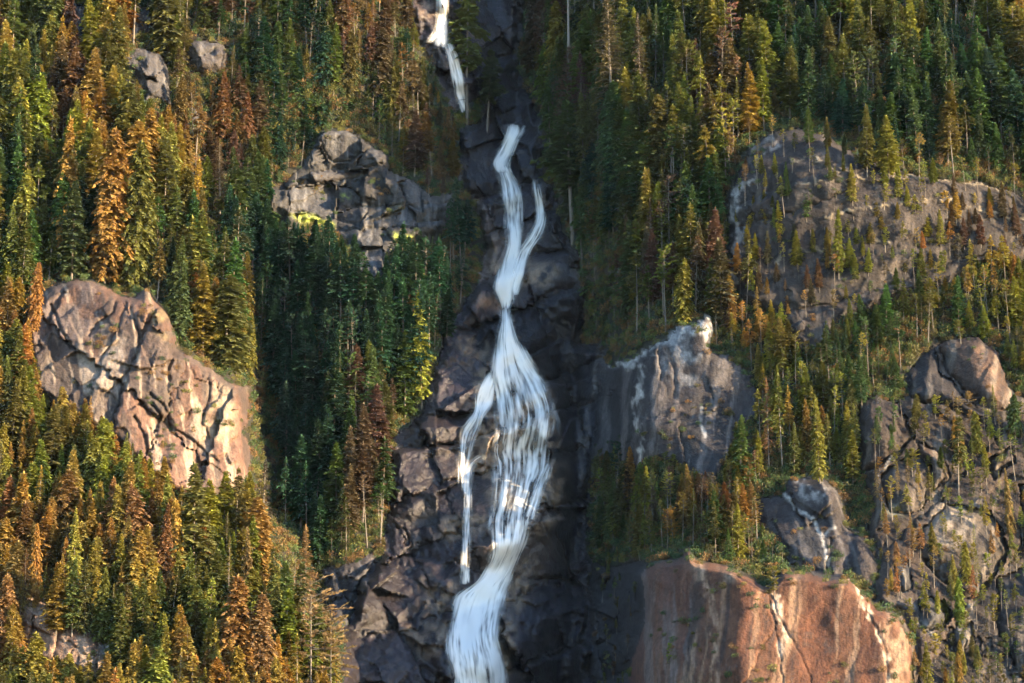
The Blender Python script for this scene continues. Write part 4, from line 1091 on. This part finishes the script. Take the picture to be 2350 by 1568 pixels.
for kd, hue, u, vt, vb, wf, lab in HAND:
    trees.append(dict(kind=kd, hue=hue, u=u, v=vb, px=vb - vt, wf=wf, label=lab, hand=True, stand=None))
for name, poly, sp, (h0, h1), kinds, hues, onrock in STANDS:
    pts = [(t['u'], t['v']) for t in trees if t['hand']]
    xs = [p[0] for p in poly]; ys = [p[1] for p in poly]
    area = (max(xs) - min(xs)) * (max(ys) - min(ys))
    cand = int(area / (sp * sp) * 9)
    grid = {}
    def near(a, b):
        gi, gj = int(a // sp), int(b // sp)
        for x in (-1, 0, 1):
            for y in (-1, 0, 1):
                for (c, d) in grid.get((gi + x, gj + y), ()):
                    if math.hypot(a - c, (b - d) * 1.05) < sp * .66: return True
        return False
    for a, b in pts: grid.setdefault((int(a // sp), int(b // sp)), []).append((a, b))
    ca = np.array([(r_.uniform(min(xs), max(xs)), r_.uniform(min(ys), max(ys))) for _ in range(cand)])
    ok = in_poly(poly, ca[:, 0], ca[:, 1])
    for (a, b) in ca[ok]:
        if near(a, b): continue
        rock = samp(CLEAR, a, b)
        if rock > .4 and r_.random() > onrock * .8: continue
        kd = wpick(kinds)
        hgt = 1.0 * r_.uniform(h0, h1) * (.62 if kd == 'shortpine' else 1) * (r_.uniform(.55, .8) if r_.random() < .25 else 1)
        if rock > .4: hgt *= .8
        good = False
        for _ in range(3):
            ww = hgt * (.11 if kd != 'cedar' else .13)
            vs_ = np.linspace(b - hgt, b - hgt * .12, 7)
            us_ = np.full(7, a)
            wat = max(samp(CLEARW, us_, vs_).max(), samp(CLEARW, us_ - ww, vs_).max(), samp(CLEARW, us_ + ww, vs_).max())
            cov = .5 * samp(CLEAR, us_ - ww * .6, vs_).mean() + .5 * samp(CLEAR, us_ + ww * .6, vs_).mean()
            lim = (.14 if onrock == 0 else .36) if onrock < 1 else 2
            if onrock in (.45, .5): lim = .62
            if onrock == .6: lim = .32
            if onrock == .3: lim = .42
            if wat < .05 and cov < lim: good = True; break
            hgt *= .62
        if not good or hgt < 30: continue
        grid.setdefault((int(a // sp), int(b // sp)), []).append((a, b))
        trees.append(dict(kind=kd, hue=hpick(hues, a, b), u=a, v=b, px=hgt, wf=r_.uniform(.85, 1.35), label=None, hand=False, stand=name))

for t in trees:
    tt = float(samp(TMIN, t['u'], t['v']))
    t['pos'] = P(t['u'], t['v'], tt)
    t['H'] = t['px'] * tt / F / .97
    t['seen'] = -60 < t['u'] < 2410 and -20 < t['v'] - .5 * t['px'] < 1590

# the largest in view become single trees, the others one mass of wood
LIMIT = {'fir': 220, 'cedar': 130, 'hemlock': 150, 'pine': 90, 'shortpine': 40, 'dying': 60, 'snag': 20, 'umbrella': 5}
singles, mass = [], []
cnt = {k_: 0 for k_ in LIMIT}
for t in sorted(trees, key=lambda t: (not t['hand'], -t['px'])):
    if t['hand'] or (t['seen'] and cnt[t['kind']] < LIMIT[t['kind']]):
        singles.append(t); cnt[t['kind']] += 1
    else:
        mass.append(t)

KN = {'fir': 'fir', 'cedar': 'cedar', 'hemlock': 'hemlock', 'pine': 'pine', 'shortpine': 'small pine', 'dying': 'dying spruce', 'snag': 'dead snag', 'umbrella': 'layered pine'}
NM = {'fir': 'fir_tree', 'cedar': 'cedar_tree', 'hemlock': 'hemlock_tree', 'pine': 'pine_tree', 'shortpine': 'pine_tree', 'dying': 'dying_spruce', 'snag': 'dead_snag', 'umbrella': 'pine_tree'}
ORD = ['', 'second ', 'third ', 'fourth ', 'fifth ', 'sixth ', 'seventh ', 'eighth ', 'ninth ', 'tenth ', 'eleventh ', 'twelfth ', 'thirteenth ', 'fourteenth ', 'fifteenth ']
bykey = {}
for t in singles:
    if t['hand']: continue
    bykey.setdefault((t['stand'], t['hue'], t['kind']), []).append(t)
for (st, hue, kd), ts in bykey.items():
    ts.sort(key=lambda t: t['v'])
    bands = [ts] if len(ts) <= 4 else np.array_split(np.array(ts, object), min(3, (len(ts) + 4) // 5))
    bn = {1: ['in'], 2: ['in upper part of', 'in lower part of'], 3: ['in top part of', 'in middle of', 'in bottom part of']}[len(bands)]
    for bname, b in zip(bn, bands):
        b = sorted(b, key=lambda t: t['u'])
        for q, t in enumerate(b):
            if len(b) == 1: t['label'] = f'only {hue} {KN[kd]} {bname} the {st}'
            else:
                t['label'] = f'{hue} {KN[kd]}, {ORD[q] if q < len(ORD) else ""}from left {bname} the {st}' if q else f'leftmost {hue} {KN[kd]} {bname} the {st}'

for t in singles:
    Hp, vs_ = KINDS[t['kind']]
    tm, cm, jm = vs_[r_.randrange(len(vs_))]
    root = bpy.data.objects.new(NM[t['kind']], None)
    COLL.objects.link(root)
    root.empty_display_size = .5
    root.location = t['pos']
    s = t['H'] / Hp
    wf = t['wf']
    root.scale = (s * wf, s * wf, s)
    lean = .03 if not (t['kind'] == 'snag' and t['wf'] < .5) else .11
    root.rotation_euler = (r_.gauss(0, lean * .6), abs(r_.gauss(0, lean)) if lean > .05 else r_.gauss(0, lean), r_.uniform(0, 6.28) if lean < .05 else 0)
    root['label'] = t['label']; root['category'] = 'tree' if t['kind'] != 'snag' else 'dead tree'
    root['group'] = ('trees of the ' + t['stand']) if t['stand'] else 'trees that stand out on the mountainside'
    c = HUE[t['hue']]
    jit = [r_.uniform(.85, 1.18) for _ in range(3)]
    for nm, m_ in (('trunk', tm), ('crown', cm)):
        if nm == 'crown' and t['kind'] == 'snag': continue
        o = bpy.data.objects.new(nm, m_); COLL.objects.link(o); o.parent = root
        o.color = (c[0] * jit[0], c[1] * jit[1], c[2] * jit[2], 1)


# ------------------------------------------------------------------ the rest of the wood, and undergrowth, as masses
def scatter(name, protos, pts, rots, scl, idx, hues, **props):
    col = bpy.data.collections.new(name + '_kinds')
    for q, me in enumerate(protos):
        o = bpy.data.objects.new('%s_kind_%03d' % (name, q), me)
        col.objects.link(o)
    me = bpy.data.meshes.new(name)
    me.vertices.add(len(pts)); me.vertices.foreach_set('co', np.asarray(pts, np.float32).ravel())
    for a, typ, dat, key in (('rot', 'FLOAT_VECTOR', rots, 'vector'), ('hue', 'FLOAT_COLOR', hues, 'color'), ('scl', 'FLOAT_VECTOR', scl, 'vector'), ('idx', 'INT', idx, 'value')):
        at = me.attributes.new(a, typ, 'POINT')
        at.data.foreach_set(key, np.asarray(dat, np.int32 if typ == 'INT' else np.float32).ravel())
    ng = bpy.data.node_groups.new(name, 'GeometryNodeTree')
    ng.interface.new_socket('Geometry', in_out='INPUT', socket_type='NodeSocketGeometry')
    ng.interface.new_socket('Geometry', in_out='OUTPUT', socket_type='NodeSocketGeometry')
    N = ng.nodes.new; Lk = ng.links.new
    gi, go = N('NodeGroupInput'), N('NodeGroupOutput')
    ci = N('GeometryNodeCollectionInfo'); ci.inputs[0].default_value = col
    ci.inputs['Separate Children'].default_value = True; ci.inputs['Reset Children'].default_value = True
    ip = N('GeometryNodeInstanceOnPoints'); ip.inputs['Pick Instance'].default_value = True
    def na(n, t):
        x = N('GeometryNodeInputNamedAttribute'); x.data_type = t; x.inputs[0].default_value = n
        return x.outputs[0]
    e2r = N('FunctionNodeEulerToRotation')
    Lk(na('rot', 'FLOAT_VECTOR'), e2r.inputs[0])
    Lk(gi.outputs[0], ip.inputs['Points']); Lk(ci.outputs[0], ip.inputs['Instance'])
    Lk(na('idx', 'INT'), ip.inputs['Instance Index']); Lk(e2r.outputs[0], ip.inputs['Rotation']); Lk(na('scl', 'FLOAT_VECTOR'), ip.inputs['Scale'])
    Lk(ip.outputs[0], go.inputs[0])
    o = obj(name, me, **props)
    md = o.modifiers.new('scatter', 'NODES'); md.node_group = ng
    return o


protos, where = [], {}
for kd in KINDS:
    where[kd] = []
    for tm, cm, jm in KINDS[kd][1]:
        where[kd].append(len(protos)); protos.append(jm)
if mass:
    pts = [t['pos'] for t in mass]
    scl = [(t['H'] / KINDS[t['kind']][0] * t['wf'],) * 2 + (t['H'] / KINDS[t['kind']][0],) for t in mass]
    rots = [(r_.gauss(0, .02), r_.gauss(0, .02), r_.uniform(0, 6.28)) for t in mass]
    idx = [r_.choice(where[t['kind']]) for t in mass]
    hues = [tuple(c * r_.uniform(.85, 1.18) for c in HUE[t['hue']]) + (1,) for t in mass]
    scatter('conifer_wood', protos, pts, rots, scl, idx, hues, kind='stuff', label='dense mass of smaller conifers filling the wooded slopes', category='wood')

SH = np.array([(.058, .088, .032, 1), (.085, .078, .030, 1), (.14, .085, .036, 1), (.115, .115, .034, 1), (.038, .064, .028, 1)])
protos = [s_[2] for s_ in SHRUB]
n = 60000
a = rng.uniform(-250, 2600, n); b = rng.uniform(-120, 1760, n)
rk = samp(CLEAR, a, b); wm = samp(CLEARW, a, b); fr_ = samp(fallsrock, a, b)
clump = fbm(a / 60, b / 60, 555, 3)
keep = (wm < .02) & (fr_ < .3) & ((rk < .35) | ((rk < .93) & (rng.random(n) < .75)) | ((clump > .2) & (rng.random(n) < .14)))
a, b = a[keep], b[keep]
tt = samp(TMIN, a, b)
pts = P(a, b, tt)
sz = rng.uniform(.7, 1.9, len(a)) * np.where(samp(CLEAR, a, b) > .35, .6, 1)
scl = np.stack([sz, sz, sz * rng.uniform(.7, 1.3, len(a))], 1)
rots = np.stack([np.zeros(len(a)), np.zeros(len(a)), rng.uniform(0, 6.28, len(a))], 1)
scatter('undergrowth', protos, pts, rots, scl, rng.integers(0, len(protos), len(a)), SH[rng.integers(0, 5, len(a))], kind='stuff', label='low shrubs and bushes between the trees', category='undergrowth')
from collections import Counter
print(Counter(t['stand'] for t in trees), Counter(t['stand'] for t in singles))
print('TREES', len(trees), 'singles', len(singles), cnt, 'mass', len(mass), 'pieces', len(pieces), 'shrubs', len(a))
